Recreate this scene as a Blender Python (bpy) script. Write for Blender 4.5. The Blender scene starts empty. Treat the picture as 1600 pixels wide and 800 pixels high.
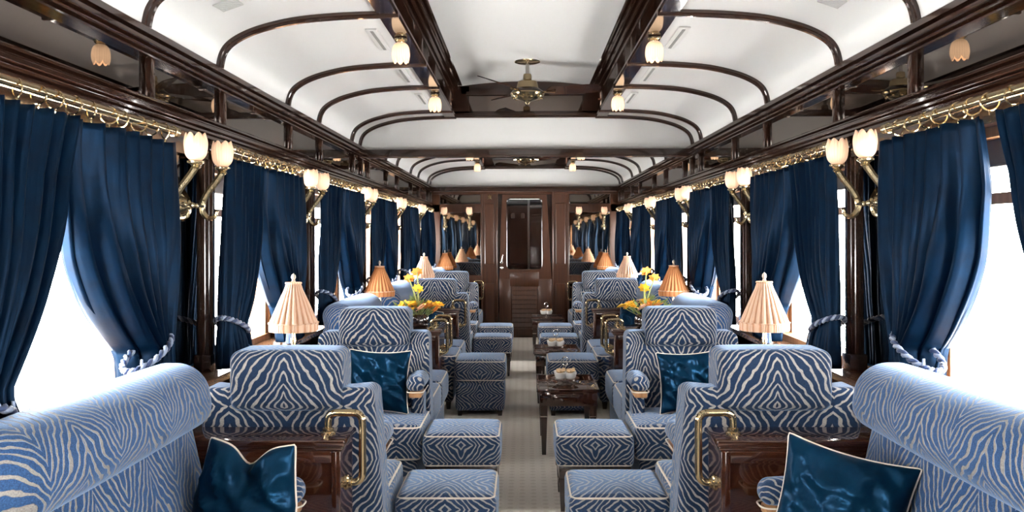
import bpy, bmesh, math, random
from mathutils import Vector, Matrix, noise, Euler
random.seed(7)
PI = math.pi
sc = bpy.context.scene
COL = sc.collection
EYE = 1.38
END = 11.80          # far wall
BEAM = 6.68          # arch between the two saloons
PER = 5.12
NEAR = -2.7
BAY = 1.71
PIERS = [3.28 + BAY * k for k in range(-3, 6)]      # -1.85 .. 11.83
WINS = [2.425 + BAY * k for k in range(-2, 6)]      # -0.995 .. 10.975

# ------------------------------------------------------------------ materials
def new_mat(name):
    m = bpy.data.materials.new(name); m.use_nodes = True
    nt = m.node_tree
    for n in list(nt.nodes): nt.nodes.remove(n)
    out = nt.nodes.new('ShaderNodeOutputMaterial')
    b = nt.nodes.new('ShaderNodeBsdfPrincipled')
    nt.links.new(b.outputs[0], out.inputs[0])
    return m, nt, b, out

def N(nt, t, **kw):
    n = nt.nodes.new(t)
    for k, v in kw.items(): setattr(n, k, v)
    return n

def mathn(nt, op, a, b=None, c=None, clamp=False):
    n = nt.nodes.new('ShaderNodeMath'); n.operation = op; n.use_clamp = clamp
    for i, v in enumerate((a, b, c)):
        if v is None: continue
        if isinstance(v, (int, float)): n.inputs[i].default_value = v
        else: nt.links.new(v, n.inputs[i])
    return n.outputs[0]

def ramp(nt, fac, stops):
    r = nt.nodes.new('ShaderNodeValToRGB')
    el = r.color_ramp.elements
    while len(el) < len(stops): el.new(0.5)
    for e, (p, c) in zip(el, stops): e.position = p; e.color = (*c, 1)
    nt.links.new(fac, r.inputs[0])
    return r.outputs[0]

def simple(name, col, rough=0.5, metal=0.0, coat=0.0, sheen=0.0, sheen_tint=(1, 1, 1), bump=0.0, bscale=60, var=0.0, spec=0.5, srough=0.4):
    m, nt, b, out = new_mat(name)
    b.inputs['Base Color'].default_value = (*col, 1)
    b.inputs['Roughness'].default_value = rough
    b.inputs['Metallic'].default_value = metal
    b.inputs['Coat Weight'].default_value = coat
    b.inputs['Coat Roughness'].default_value = 0.06
    b.inputs['Sheen Weight'].default_value = sheen
    b.inputs['Sheen Roughness'].default_value = srough
    b.inputs['Sheen Tint'].default_value = (*sheen_tint, 1)
    b.inputs['Specular IOR Level'].default_value = spec
    tc = N(nt, 'ShaderNodeTexCoord')
    nz = N(nt, 'ShaderNodeTexNoise'); nz.inputs['Scale'].default_value = bscale
    nt.links.new(tc.outputs['Object'], nz.inputs['Vector'])
    if bump:
        bp = N(nt, 'ShaderNodeBump'); bp.inputs['Strength'].default_value = bump; bp.inputs['Distance'].default_value = 0.004
        nt.links.new(nz.outputs[0], bp.inputs['Height']); nt.links.new(bp.outputs[0], b.inputs['Normal'])
    if var:
        c1 = tuple(max(0, c * (1 - var)) for c in col); c2 = tuple(min(1, c * (1 + var)) for c in col)
        nt.links.new(ramp(nt, nz.outputs[0], [(0.3, c1), (0.7, c2)]), b.inputs['Base Color'])
    return m

def wood(name, dark, light, rough=0.22, axis=2, coat=0.8, scale=9):
    m, nt, b, out = new_mat(name)
    tc = N(nt, 'ShaderNodeTexCoord'); mp = N(nt, 'ShaderNodeMapping')
    s = [scale * 3] * 3; s[axis] = scale * 0.18
    mp.inputs['Scale'].default_value = s
    nt.links.new(tc.outputs['Object'], mp.inputs[0])
    nz = N(nt, 'ShaderNodeTexNoise'); nz.inputs['Scale'].default_value = 1.6; nz.inputs['Detail'].default_value = 6; nz.inputs['Distortion'].default_value = 0.2
    nt.links.new(mp.outputs[0], nz.inputs['Vector'])
    nt.links.new(ramp(nt, nz.outputs[0], [(0.28, dark), (0.72, light)]), b.inputs['Base Color'])
    b.inputs['Roughness'].default_value = rough
    b.inputs['Coat Weight'].default_value = coat; b.inputs['Coat Roughness'].default_value = 0.04
    return m

def zebra(name, px=0.205, py=0.19, pz=0.20, ax=1.0, ay=0.75, az=0.72, lam=0.0285, thr=0.42, pile_k=1.0, rib_k=1.0, sheen_k=0.9):
    m, nt, b, out = new_mat(name)
    tc = N(nt, 'ShaderNodeTexCoord')
    mp = N(nt, 'ShaderNodeMapping'); mp.inputs['Location'].default_value = (0, 0, 0)
    nt.links.new(tc.outputs['Object'], mp.inputs[0])
    sp0 = N(nt, 'ShaderNodeSeparateXYZ'); nt.links.new(mp.outputs[0], sp0.inputs[0])
    def pp(s, p, off=0.0):
        if off: s = mathn(nt, 'ADD', s, off)
        return mathn(nt, 'PINGPONG', s, p)
    X = mathn(nt, 'ABSOLUTE', sp0.outputs[0]); 
    # mirrored lookup vector keeps the cloth's left and right halves alike
    cb = N(nt, 'ShaderNodeCombineXYZ')
    nt.links.new(pp(X, px), cb.inputs[0]); nt.links.new(sp0.outputs[1], cb.inputs[1]); nt.links.new(sp0.outputs[2], cb.inputs[2])
    n1 = N(nt, 'ShaderNodeTexNoise'); n1.inputs['Scale'].default_value = 5.5; n1.inputs['Detail'].default_value = 1.0
    n2 = N(nt, 'ShaderNodeTexNoise'); n2.inputs['Scale'].default_value = 27; n2.inputs['Detail'].default_value = 1.5
    for n in (n1, n2): nt.links.new(cb.outputs[0], n.inputs['Vector'])
    f = mathn(nt, 'MULTIPLY', pp(X, px), ax)
    f = mathn(nt, 'MULTIPLY_ADD', pp(sp0.outputs[1], py, 0.03), ay, f)
    f = mathn(nt, 'MULTIPLY_ADD', pp(sp0.outputs[2], pz, 0.02), az, f)
    f = mathn(nt, 'MULTIPLY_ADD', n1.outputs[0], 0.13, f)
    f = mathn(nt, 'MULTIPLY_ADD', n2.outputs[0], 0.026, f)
    w = mathn(nt, 'SINE', mathn(nt, 'MULTIPLY', f, 2 * PI / lam))
    n3 = N(nt, 'ShaderNodeTexNoise'); n3.inputs['Scale'].default_value = 26
    nt.links.new(cb.outputs[0], n3.inputs['Vector'])
    w = mathn(nt, 'ADD', w, mathn(nt, 'MULTIPLY_ADD', n3.outputs[0], 1.0, -0.5))
    mr = N(nt, 'ShaderNodeMapRange'); mr.interpolation_type = 'SMOOTHSTEP'
    mr.inputs['From Min'].default_value = thr; mr.inputs['From Max'].default_value = thr + 0.28
    nt.links.new(w, mr.inputs[0])
    fine = N(nt, 'ShaderNodeTexNoise'); fine.inputs['Scale'].default_value = 320; fine.inputs['Detail'].default_value = 2
    nt.links.new(tc.outputs['Object'], fine.inputs['Vector'])
    pile = ramp(nt, fine.outputs[0], [(0.3, tuple(pile_k * v for v in (0.004, 0.012, 0.032))), (0.7, tuple(pile_k * v for v in (0.009, 0.027, 0.068)))])
    rib = ramp(nt, fine.outputs[0], [(0.3, tuple(rib_k * v for v in (0.22, 0.21, 0.20))), (0.7, tuple(rib_k * v for v in (0.36, 0.34, 0.315)))])
    mx = N(nt, 'ShaderNodeMix'); mx.data_type = 'RGBA'
    nt.links.new(mr.outputs[0], mx.inputs[0]); nt.links.new(pile, mx.inputs[6]); nt.links.new(rib, mx.inputs[7])
    nt.links.new(mx.outputs[2], b.inputs['Base Color'])
    b.inputs['Roughness'].default_value = 0.75
    b.inputs['Specular IOR Level'].default_value = 0.15
    sw = mathn(nt, 'MULTIPLY_ADD', mr.outputs[0], -0.70 * sheen_k, sheen_k)
    nt.links.new(sw, b.inputs['Sheen Weight'])
    b.inputs['Sheen Tint'].default_value = (0.46, 0.66, 1.0, 1)
    b.inputs['Sheen Roughness'].default_value = 0.34
    bp = N(nt, 'ShaderNodeBump'); bp.inputs['Strength'].default_value = 0.55; bp.inputs['Distance'].default_value = 0.004
    h = mathn(nt, 'MULTIPLY_ADD', fine.outputs[0], 0.25, mathn(nt, 'MULTIPLY', mr.outputs[0], -1.0))
    nt.links.new(h, bp.inputs['Height']); nt.links.new(bp.outputs[0], b.inputs['Normal'])
    return m

def velvet(name, c0, c1, tint, sheen=1.0, trans=0.0, sr=0.3, metal=0.0, rough=0.5, gl=0.0, glc=(0, 0, 0)):
    m, nt, b, out = new_mat(name)
    tc = N(nt, 'ShaderNodeTexCoord')
    nz = N(nt, 'ShaderNodeTexNoise'); nz.inputs['Scale'].default_value = 14; nz.inputs['Detail'].default_value = 6; nz.inputs['Roughness'].default_value = 0.7
    nt.links.new(tc.outputs['Object'], nz.inputs['Vector'])
    nt.links.new(ramp(nt, nz.outputs[0], [(0.3, c0), (0.72, c1)]), b.inputs['Base Color'])
    b.inputs['Roughness'].default_value = rough; b.inputs['Metallic'].default_value = metal; b.inputs['Specular IOR Level'].default_value = 0.06
    nt.links.new(mathn(nt, 'MULTIPLY', nz.outputs[0], 1.9 * sheen, clamp=True), b.inputs['Sheen Weight'])
    b.inputs['Sheen Tint'].default_value = (*tint, 1); b.inputs['Sheen Roughness'].default_value = sr
    bp = N(nt, 'ShaderNodeBump'); bp.inputs['Strength'].default_value = 0.25; bp.inputs['Distance'].default_value = 0.004
    nt.links.new(nz.outputs[0], bp.inputs['Height']); nt.links.new(bp.outputs[0], b.inputs['Normal'])
    if gl:
        gb = N(nt, 'ShaderNodeBsdfGlossy'); gb.inputs['Roughness'].default_value = rough; gb.inputs[0].default_value = (*glc, 1)
        nt.links.new(bp.outputs[0], gb.inputs['Normal'])
        mg = N(nt, 'ShaderNodeMixShader'); nt.links.new(mathn(nt, 'MULTIPLY', nz.outputs[0], gl * 2, clamp=True), mg.inputs[0])
        nt.links.new(b.outputs[0], mg.inputs[1]); nt.links.new(gb.outputs[0], mg.inputs[2]); nt.links.new(mg.outputs[0], out.inputs[0])
        b = mg
    if trans:
        tr = N(nt, 'ShaderNodeBsdfTranslucent'); tr.inputs[0].default_value = (0.008, 0.12, 0.33, 1)
        ms = N(nt, 'ShaderNodeMixShader'); ms.inputs[0].default_value = trans
        nt.links.new(b.outputs[0], ms.inputs[1]); nt.links.new(tr.outputs[0], ms.inputs[2]); nt.links.new(ms.outputs[0], out.inputs[0])
    return m

M = {}
M['zebra'] = zebra('zebra_velvet')
M['zebra_long'] = zebra('zebra_velvet_long', px=0.15, py=0.19, pz=0.20, ax=1.0, ay=0.7, az=0.6, lam=0.0235, thr=0.42, pile_k=2.6, rib_k=0.75, sheen_k=1.0)
M['zebra_stool'] = zebra('zebra_velvet_stool', px=0.20, py=0.2, pz=0.09, ax=1.0, ay=0.65, az=1.1, lam=0.028, pile_k=1.3, sheen_k=1.0)
M['curtain'] = velvet('curtain_velvet', (0.0002, 0.0012, 0.0042), (0.0007, 0.0068, 0.0185), (0.003, 0.11, 0.30), 0.12, trans=0.030, sr=0.16, rough=0.42, gl=0.34, glc=(0.0006, 0.0115, 0.032))
M['pillow'] = velvet('pillow_velvet', (0.0009, 0.009, 0.024), (0.0028, 0.027, 0.060), (0.01, 0.22, 0.45), 0.18, sr=0.2, rough=0.30, gl=0.42, glc=(0.0011, 0.018, 0.044))
M['piping'] = simple('cream_piping', (0.60, 0.54, 0.46), 0.7, bump=0.2, bscale=300)
M['wood'] = wood('mahogany', (0.014, 0.0052, 0.003), (0.032, 0.0120, 0.0065), 0.2)
M['woodx'] = wood('mahogany_x', (0.008, 0.0035, 0.0025), (0.028, 0.011, 0.006), 0.16, axis=0)
M['woody'] = wood('mahogany_y', (0.008, 0.0035, 0.0025), (0.028, 0.011, 0.006), 0.12, axis=1)
M['woodred'] = wood('mahogany_cabinet', (0.020, 0.0065, 0.0032), (0.046, 0.0145, 0.007), 0.12, axis=0)
M['tablewood'] = wood('table_mahogany', (0.026, 0.009, 0.005), (0.046, 0.016, 0.009), 0.08, axis=1, coat=1.0)
M['woodpanel'] = wood('walnut_panel', (0.030, 0.010, 0.0042), (0.060, 0.021, 0.0085), 0.30, coat=0.35)
M['ebony'] = wood('dark_frame', (0.010, 0.005, 0.004), (0.022, 0.010, 0.007), 0.25, axis=0)
M['honey'] = wood('honey_oak', (0.26, 0.12, 0.05), (0.46, 0.25, 0.12), 0.45, coat=0.2)
M['brass'] = simple('polished_brass', (0.64, 0.52, 0.32), 0.18, 1.0)
M['oldbrass'] = simple('antique_brass', (0.52, 0.44, 0.28), 0.24, 1.0, var=0.25, bscale=90, bump=0.25)
M['silver'] = simple('silver', (0.85, 0.83, 0.80), 0.14, 1.0)
M['ceil'] = simple('ceiling_white', (0.62, 0.62, 0.607), 0.32, spec=0.35, bump=0.03, bscale=8)
M['vent'] = simple('vent_white', (0.56, 0.56, 0.545), 0.45)
M['slot'] = simple('vent_slot', (0.22, 0.22, 0.21), 0.7)
M['mirror'] = simple('smoked_mirror', (0.27, 0.235, 0.21), 0.015, 1.0)
M['mirrorw'] = simple('pier_mirror', (0.22, 0.20, 0.18), 0.02, 1.0)
M['mirrorf'] = simple('end_mirror', (0.42, 0.37, 0.32), 0.02, 1.0)
M['etch'] = simple('etched_scroll', (0.09, 0.085, 0.08), 0.6)
M['black'] = simple('black_cord', (0.02, 0.02, 0.02), 0.6)
M['china'] = simple('white_china', (0.85, 0.84, 0.82), 0.15, coat=0.5)
M['leaf'] = simple('leaf_green', (0.16, 0.22, 0.07), 0.6, var=0.4)
M['stem'] = simple('stem_green', (0.30, 0.33, 0.10), 0.6)
M['yellow'] = simple('petal_yellow', (0.85, 0.50, 0.03), 0.6, var=0.2, bscale=30)
M['orange'] = simple('petal_orange', (0.80, 0.30, 0.05), 0.6, var=0.2, bscale=30)
M['blush'] = simple('petal_blush', (0.85, 0.50, 0.32), 0.6)
M['snack'] = simple('snacks', (0.66, 0.46, 0.26), 0.7, var=0.5, bscale=120, bump=0.5)
M['vase'] = simple('vase_glass', (0.02, 0.012, 0.01), 0.08, coat=1.0)
M['blind'] = simple('blind_cloth', (0.16, 0.155, 0.15), 0.8, bump=0.15, bscale=150)
M['sill'] = wood('sill_wood', (0.10, 0.055, 0.035), (0.20, 0.11, 0.06), 0.12, axis=1)
M['rope'] = simple('rope_pale', (0.22, 0.27, 0.38), 0.5, sheen=0.3, bump=0.3, bscale=200)
M['ropedark'] = simple('rope_blue', (0.012, 0.03, 0.09), 0.5, sheen=0.3)
M['tassel'] = simple('tassel_thread', (0.05, 0.09, 0.20), 0.5, sheen=0.5, bump=0.5, bscale=240, var=0.5)

def mat_carpet():
    m, nt, b, out = new_mat('carpet_cream')
    tc = N(nt, 'ShaderNodeTexCoord'); sp = N(nt, 'ShaderNodeSeparateXYZ'); nt.links.new(tc.outputs['Object'], sp.inputs[0])
    k = 2 * PI / 0.085
    a = mathn(nt, 'ADD', sp.outputs[0], sp.outputs[1]); c = mathn(nt, 'SUBTRACT', sp.outputs[0], sp.outputs[1])
    s = mathn(nt, 'MULTIPLY', mathn(nt, 'SINE', mathn(nt, 'MULTIPLY', a, k * 0.7)), mathn(nt, 'SINE', mathn(nt, 'MULTIPLY', c, k * 0.7)))
    nz = N(nt, 'ShaderNodeTexNoise'); nz.inputs['Scale'].default_value = 150; nz.inputs['Detail'].default_value = 3
    nb = N(nt, 'ShaderNodeTexNoise'); nb.inputs['Scale'].default_value = 3.0; nb.inputs['Detail'].default_value = 4
    for n in (nz, nb): nt.links.new(tc.outputs['Object'], n.inputs['Vector'])
    f = mathn(nt, 'MULTIPLY_ADD', mathn(nt, 'GREATER_THAN', s, 0.45), 0.35, mathn(nt, 'MULTIPLY', nz.outputs[0], 0.7))
    f = mathn(nt, 'MULTIPLY_ADD', nb.outputs[0], 0.45, f)
    nt.links.new(ramp(nt, f, [(0.3, (0.90, 0.86, 0.78)), (1.0, (0.70, 0.65, 0.57))]), b.inputs['Base Color'])
    b.inputs['Roughness'].default_value = 0.95
    bp = N(nt, 'ShaderNodeBump'); bp.inputs['Strength'].default_value = 0.4; bp.inputs['Distance'].default_value = 0.004
    nt.links.new(nz.outputs[0], bp.inputs['Height']); nt.links.new(bp.outputs[0], b.inputs['Normal'])
    return m
M['carpet'] = mat_carpet()

def mat_glass():
    m, nt, b, out = new_mat('window_glass')
    nt.nodes.remove(b)
    t = N(nt, 'ShaderNodeBsdfTransparent'); g = N(nt, 'ShaderNodeBsdfGlossy'); g.inputs['Roughness'].default_value = 0.02
    ms = N(nt, 'ShaderNodeMixShader'); ms.inputs[0].default_value = 0.05
    nt.links.new(t.outputs[0], ms.inputs[1]); nt.links.new(g.outputs[0], ms.inputs[2]); nt.links.new(ms.outputs[0], out.inputs[0])
    return m
M['glass'] = mat_glass()
M['doorglass'] = mat_glass(); M['doorglass'].name = 'door_glass'
[n for n in M['doorglass'].node_tree.nodes if n.type == 'MIX_SHADER'][0].inputs[0].default_value = 0.22
M['tubelight'] = simple('tube_light', (1, 1, 1)); _t = [n for n in M['tubelight'].node_tree.nodes if n.type == 'BSDF_PRINCIPLED'][0]
_t.inputs['Emission Color'].default_value = (1, 0.97, 0.93, 1); _t.inputs['Emission Strength'].default_value = 2.2
M['paper'] = simple('white_paint', (0.75, 0.75, 0.76), 0.5)

def mat_shade(name, c, e, estr, c2=None):
    """frosted fluted glass of a lit lamp"""
    m, nt, b, out = new_mat(name)
    b.inputs['Base Color'].default_value = (*c, 1); b.inputs['Roughness'].default_value = 0.35
    tc = N(nt, 'ShaderNodeTexCoord'); sp = N(nt, 'ShaderNodeSeparateXYZ'); nt.links.new(tc.outputs['Generated'], sp.inputs[0])
    dx = mathn(nt, 'SUBTRACT', sp.outputs[0], 0.5); dy = mathn(nt, 'SUBTRACT', sp.outputs[1], 0.5)
    an = mathn(nt, 'ARCTAN2', dy, dx)
    fl = mathn(nt, 'SINE', mathn(nt, 'MULTIPLY', an, 24))
    zz = mathn(nt, 'SUBTRACT', sp.outputs[2], 0.42)
    g = mathn(nt, 'MULTIPLY_ADD', mathn(nt, 'MULTIPLY', zz, zz), -2.4, 1.15)
    st = mathn(nt, 'MULTIPLY', mathn(nt, 'MULTIPLY_ADD', fl, 0.12, 1.0), g)
    st = mathn(nt, 'MULTIPLY', st, estr)
    b.inputs['Emission Color'].default_value = (*e, 1)
    nt.links.new(st, b.inputs['Emission Strength'])
    return m
M['tulip'] = mat_shade('tulip_glass', (0.55, 0.36, 0.24), (1.0, 0.66, 0.42), 0.66)
M['globe'] = mat_shade('ceiling_glass', (0.50, 0.34, 0.22), (1.0, 0.68, 0.42), 1.25)
M['bulb'] = simple('bulb', (1, .9, .8)); 
_b = M['bulb'].node_tree.nodes['Principled BSDF'] if 'Principled BSDF' in M['bulb'].node_tree.nodes else [n for n in M['bulb'].node_tree.nodes if n.type == 'BSDF_PRINCIPLED'][0]
_b.inputs['Emission Color'].default_value = (1, .78, .52, 1); _b.inputs['Emission Strength'].default_value = 12

def mat_lampshade(name, c, estr, ecol):
    m, nt, b, out = new_mat(name)
    b.inputs['Roughness'].default_value = 0.8
    tc = N(nt, 'ShaderNodeTexCoord'); sp = N(nt, 'ShaderNodeSeparateXYZ'); nt.links.new(tc.outputs['Object'], sp.inputs[0])
    an = mathn(nt, 'ARCTAN2', sp.outputs[1], sp.outputs[0])
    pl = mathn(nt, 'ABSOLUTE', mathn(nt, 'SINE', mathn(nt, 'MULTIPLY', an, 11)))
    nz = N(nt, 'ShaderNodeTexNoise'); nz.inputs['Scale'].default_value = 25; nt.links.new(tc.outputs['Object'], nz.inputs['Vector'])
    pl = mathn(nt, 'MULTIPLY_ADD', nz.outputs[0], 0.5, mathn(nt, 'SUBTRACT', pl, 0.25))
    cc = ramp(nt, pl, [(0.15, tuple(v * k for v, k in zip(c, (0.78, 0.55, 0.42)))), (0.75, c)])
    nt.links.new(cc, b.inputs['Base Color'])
    b.inputs['Emission Color'].default_value = (*ecol, 1); b.inputs['Emission Strength'].default_value = estr
    tr = N(nt, 'ShaderNodeBsdfTranslucent'); nt.links.new(cc, tr.inputs[0])
    ms = N(nt, 'ShaderNodeMixShader'); ms.inputs[0].default_value = 0.28
    nt.links.new(b.outputs[0], ms.inputs[1]); nt.links.new(tr.outputs[0], ms.inputs[2]); nt.links.new(ms.outputs[0], out.inputs[0])
    return m
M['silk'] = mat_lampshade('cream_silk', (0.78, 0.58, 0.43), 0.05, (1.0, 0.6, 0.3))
M['silk_glow'] = mat_lampshade('glowing_silk', (0.52, 0.24, 0.10), 0.10, (1.0, 0.42, 0.14))  # same silk as the cream one, orange lamp glow put into its colour

# ------------------------------------------------------------------ object helpers
def link_mesh(name, bm, mat, parent=None, smooth=True, loc=None):
    me = bpy.data.meshes.new(name)
    bmesh.ops.recalc_face_normals(bm, faces=bm.faces)
    bm.to_mesh(me); bm.free()
    o = bpy.data.objects.new(name, me); COL.objects.link(o)
    me.materials.append(M[mat])
    if smooth:
        try: me.shade_smooth()
        except Exception:
            for p in me.polygons: p.use_smooth = True
        if smooth != 'full':
            try: me.set_sharp_from_angle(angle=math.radians(38))
            except Exception: pass
    if parent is not None: o.parent = parent
    if loc is not None: o.location = loc
    return o

def thing(name, label, cat, loc=(0, 0, 0), rz=0.0, group=None):
    o = bpy.data.objects.new(name, None); COL.objects.link(o)
    o.empty_display_size = 0.1
    o.location = loc; o.rotation_euler = (0, 0, rz)
    return tag(o, label, cat, group)

def tag(o, label, cat, group=None):
    o['label'] = label; o['category'] = cat
    if group: o['group'] = group
    elif 'group' in o: del o['group']
    return o

def struct(name, bm, mat, parent=None, smooth=True):
    o = link_mesh(name, bm, mat, parent, smooth)
    if parent is None: o['kind'] = 'structure'
    return o

def dup(root, loc, rz=0.0, label=None, group=None):
    def cp(o, par):
        c = o.copy(); COL.objects.link(c)
        if par is not None: c.parent = par
        for ch in KIDS(o): cp(ch, c)
        return c
    r = cp(root, None)
    r.location = loc; r.rotation_euler = (0, 0, rz)
    if label: r['label'] = label
    if group: r['group'] = group
    return r
def KIDS(o): return [c for c in ALL() if c.parent == o]
def ALL(): return list(COL.objects)

def BM(): return bmesh.new()

def box(bm, x0, x1, y0, y1, z0, z1, bev=0.0, seg=2):
    vs = [bm.verts.new((x, y, z)) for x in (x0, x1) for y in (y0, y1) for z in (z0, z1)]
    idx = [(0, 1, 3, 2), (4, 6, 7, 5), (0, 4, 5, 1), (2, 3, 7, 6), (0, 2, 6, 4), (1, 5, 7, 3)]
    fs = [bm.faces.new([vs[i] for i in f]) for f in idx]
    if bev > 0:
        es = set()
        for f in fs: es.update(f.edges)
        bmesh.ops.bevel(bm, geom=list(es), offset=bev, segments=seg, profile=0.5, affect='EDGES')

def rbox(bm, x0, x1, y0, y1, z0, z1, r=0.03, k=4, m=6, bulge=(0, 0, 0), deform=None):
    """upholstered box: rounded edges, optional swollen faces"""
    hx, hy, hz = (x1 - x0) / 2, (y1 - y0) / 2, (z1 - z0) / 2
    c = Vector(((x0 + x1) / 2, (y0 + y1) / 2, (z0 + z1) / 2))
    H = (hx, hy, hz); r = min(r, hx, hy, hz)
    def samples(h):
        e = r / h; a = []
        for i in range(k): a.append(-1 + e * (1 - math.cos(PI / 2 * i / k)) if False else -1 + e * i / k)
        for i in range(m + 1): a.append(-(1 - e) + 2 * (1 - e) * i / m)
        for i in range(k): a.append(1 - e + e * (i + 1) / k)
        out = []
        for t in a:
            if not out or t - out[-1] > 1e-6: out.append(t)
        return out
    S = [samples(h) for h in H]
    cache = {}
    def P(q):
        key = (round(q[0], 5), round(q[1], 5), round(q[2], 5))
        if key in cache: return cache[key]
        p = [q[i] * H[i] for i in range(3)]
        inn = [max(-(H[i] - r), min(H[i] - r, p[i])) for i in range(3)]
        d = Vector([p[i] - inn[i] for i in range(3)])
        if d.length > 1e-9:
            # even out arc spacing
            d = d.normalized() * r
        v = Vector(inn) + d
        u = [max(-1, min(1, v[i] / H[i])) for i in range(3)]
        v[0] += bulge[0] * u[0] * (1 - u[1] ** 2) * (1 - u[2] ** 2)
        v[1] += bulge[1] * u[1] * (1 - u[0] ** 2) * (1 - u[2] ** 2)
        v[2] += bulge[2] * u[2] * (1 - u[0] ** 2) * (1 - u[1] ** 2)
        v += c
        if deform: v = Vector(deform(v.x, v.y, v.z))
        vv = bm.verts.new(v); cache[key] = vv
        return vv
    for ax in range(3):
        a, b2 = [i for i in range(3) if i != ax]
        for sgn in (-1, 1):
            for i in range(len(S[a]) - 1):
                for j in range(len(S[b2]) - 1):
                    qs = []
                    for (ii, jj) in ((i, j), (i + 1, j), (i + 1, j + 1), (i, j + 1)):
                        q = [0, 0, 0]; q[ax] = sgn; q[a] = S[a][ii]; q[b2] = S[b2][jj]
                        qs.append(P(q))
                    if len(set(qs)) >= 3:
                        try: bm.faces.new(qs if len(set(qs)) == 4 else list(dict.fromkeys(qs)))
                        except ValueError: pass

def crom(pts, n=6, closed=False):
    pts = [Vector(p) for p in pts]; L = len(pts); out = []
    rng = range(L) if closed else range(L - 1)
    for i in rng:
        p0 = pts[(i - 1) % L] if closed or i > 0 else pts[0]
        p1 = pts[i]; p2 = pts[(i + 1) % L]
        p3 = pts[(i + 2) % L] if closed or i + 2 < L else pts[-1]
        for j in range(n):
            t = j / n
            out.append(0.5 * ((2 * p1) + (-p0 + p2) * t + (2 * p0 - 5 * p1 + 4 * p2 - p3) * t * t + (-p0 + 3 * p1 - 3 * p2 + p3) * t ** 3))
    if not closed: out.append(pts[-1])
    return out

def tube(bm, pts, r, n=8, closed=False, cap=True):
    pts = [Vector(p) for p in pts]; L = len(pts); rings = []
    rr = r if isinstance(r, (list, tuple)) else [r] * L
    prev = None
    for i in range(L):
        if closed: t = pts[(i + 1) % L] - pts[i - 1]
        else: t = pts[min(i + 1, L - 1)] - pts[max(i - 1, 0)]
        if t.length < 1e-9: t = Vector((0, 0, 1))
        t.normalize()
        if prev is None:
            a = Vector((0, 0, 1)) if abs(t.z) < 0.9 else Vector((1, 0, 0))
            u = t.cross(a).normalized()
        else:
            u = prev - t * prev.dot(t)
            u = u.normalized() if u.length > 1e-6 else t.orthogonal().normalized()
        prev = u; w = t.cross(u)
        rings.append([bm.verts.new(pts[i] + (u * math.cos(2 * PI * k / n) + w * math.sin(2 * PI * k / n)) * rr[i]) for k in range(n)])
    for i in range(L if closed else L - 1):
        A = rings[i]; B = rings[(i + 1) % L]
        off = 0
        if closed and i == L - 1:
            off = min(range(n), key=lambda o: (A[0].co - B[o].co).length)
        for k in range(n):
            bm.faces.new((A[k], A[(k + 1) % n], B[(k + 1 + off) % n], B[(k + off) % n]))
    if cap and not closed:
        bm.faces.new(rings[0][::-1]); bm.faces.new(rings[-1])

def lathe(bm, prof, n=24, c=(0, 0, 0), rfun=None, axis='z', zfun=None, cap=True):
    """prof: list of (radius, height)"""
    rings = []
    for (r, h) in prof:
        ring = []
        for k in range(n):
            a = 2 * PI * k / n
            rr = r * (rfun(a, h) if rfun else 1); hh = h + (zfun(a, h) if zfun else 0)
            p = (rr * math.cos(a), rr * math.sin(a), hh)
            if axis == 'y': p = (p[0], p[2], p[1])
            if axis == 'x': p = (p[2], p[0], p[1])
            ring.append(bm.verts.new((p[0] + c[0], p[1] + c[1], p[2] + c[2])))
        rings.append(ring)
    for A, B in zip(rings, rings[1:]):
        for k in range(n): bm.faces.new((A[k], A[(k + 1) % n], B[(k + 1) % n], B[k]))
    if cap:
        if prof[0][0] > 1e-5: bm.faces.new(rings[0][::-1])
        if prof[-1][0] > 1e-5: bm.faces.new(rings[-1])

def prism(bm, poly, y0, y1):
    """poly in (x,z) extruded along y"""
    a = [bm.verts.new((x, y0, z)) for x, z in poly]; b = [bm.verts.new((x, y1, z)) for x, z in poly]
    bm.faces.new(a); bm.faces.new(b[::-1])
    for i in range(len(poly)):
        j = (i + 1) % len(poly)
        bm.faces.new((a[i], b[i], b[j], a[j]))

def rrect(x0, x1, y0, y1, r, n=5):
    pts = []
    for cx, cy, a0 in ((x1 - r, y1 - r, 0), (x0 + r, y1 - r, PI / 2), (x0 + r, y0 + r, PI), (x1 - r, y0 + r, 3 * PI / 2)):
        for i in range(n + 1):
            a = a0 + PI / 2 * i / n
            pts.append((cx + r * math.cos(a), cy + r * math.sin(a)))
    return pts

def subdiv_loop(pts, step):
    out = []
    for i in range(len(pts)):
        a = Vector(pts[i]); b = Vector(pts[(i + 1) % len(pts)])
        n = max(1, int((b - a).length / step))
        for k in range(n): out.append(a.lerp(b, k / n))
    return out

def piping_ring(x0, x1, y0, y1, z, r, bulgez=0.0, rad=0.0042, deform=None, ins=0.0):
    bm = BM()
    pts = [Vector((p[0], p[1], z)) for p in subdiv_loop([Vector((q[0], q[1], 0)) for q in rrect(x0 + ins, x1 - ins, y0 + ins, y1 - ins, r)], 0.05)]
    if deform: pts = [Vector(deform(p.x, p.y, p.z)) for p in pts]
    tube(bm, pts, rad, 6, closed=True)
    return bm

# ------------------------------------------------------------------ the shell
bm = BM(); box(bm, -1.5, 1.5, NEAR - 0.1, END + 0.1, -0.1, 0.0); struct('floor', bm, 'carpet', smooth=False)

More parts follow.
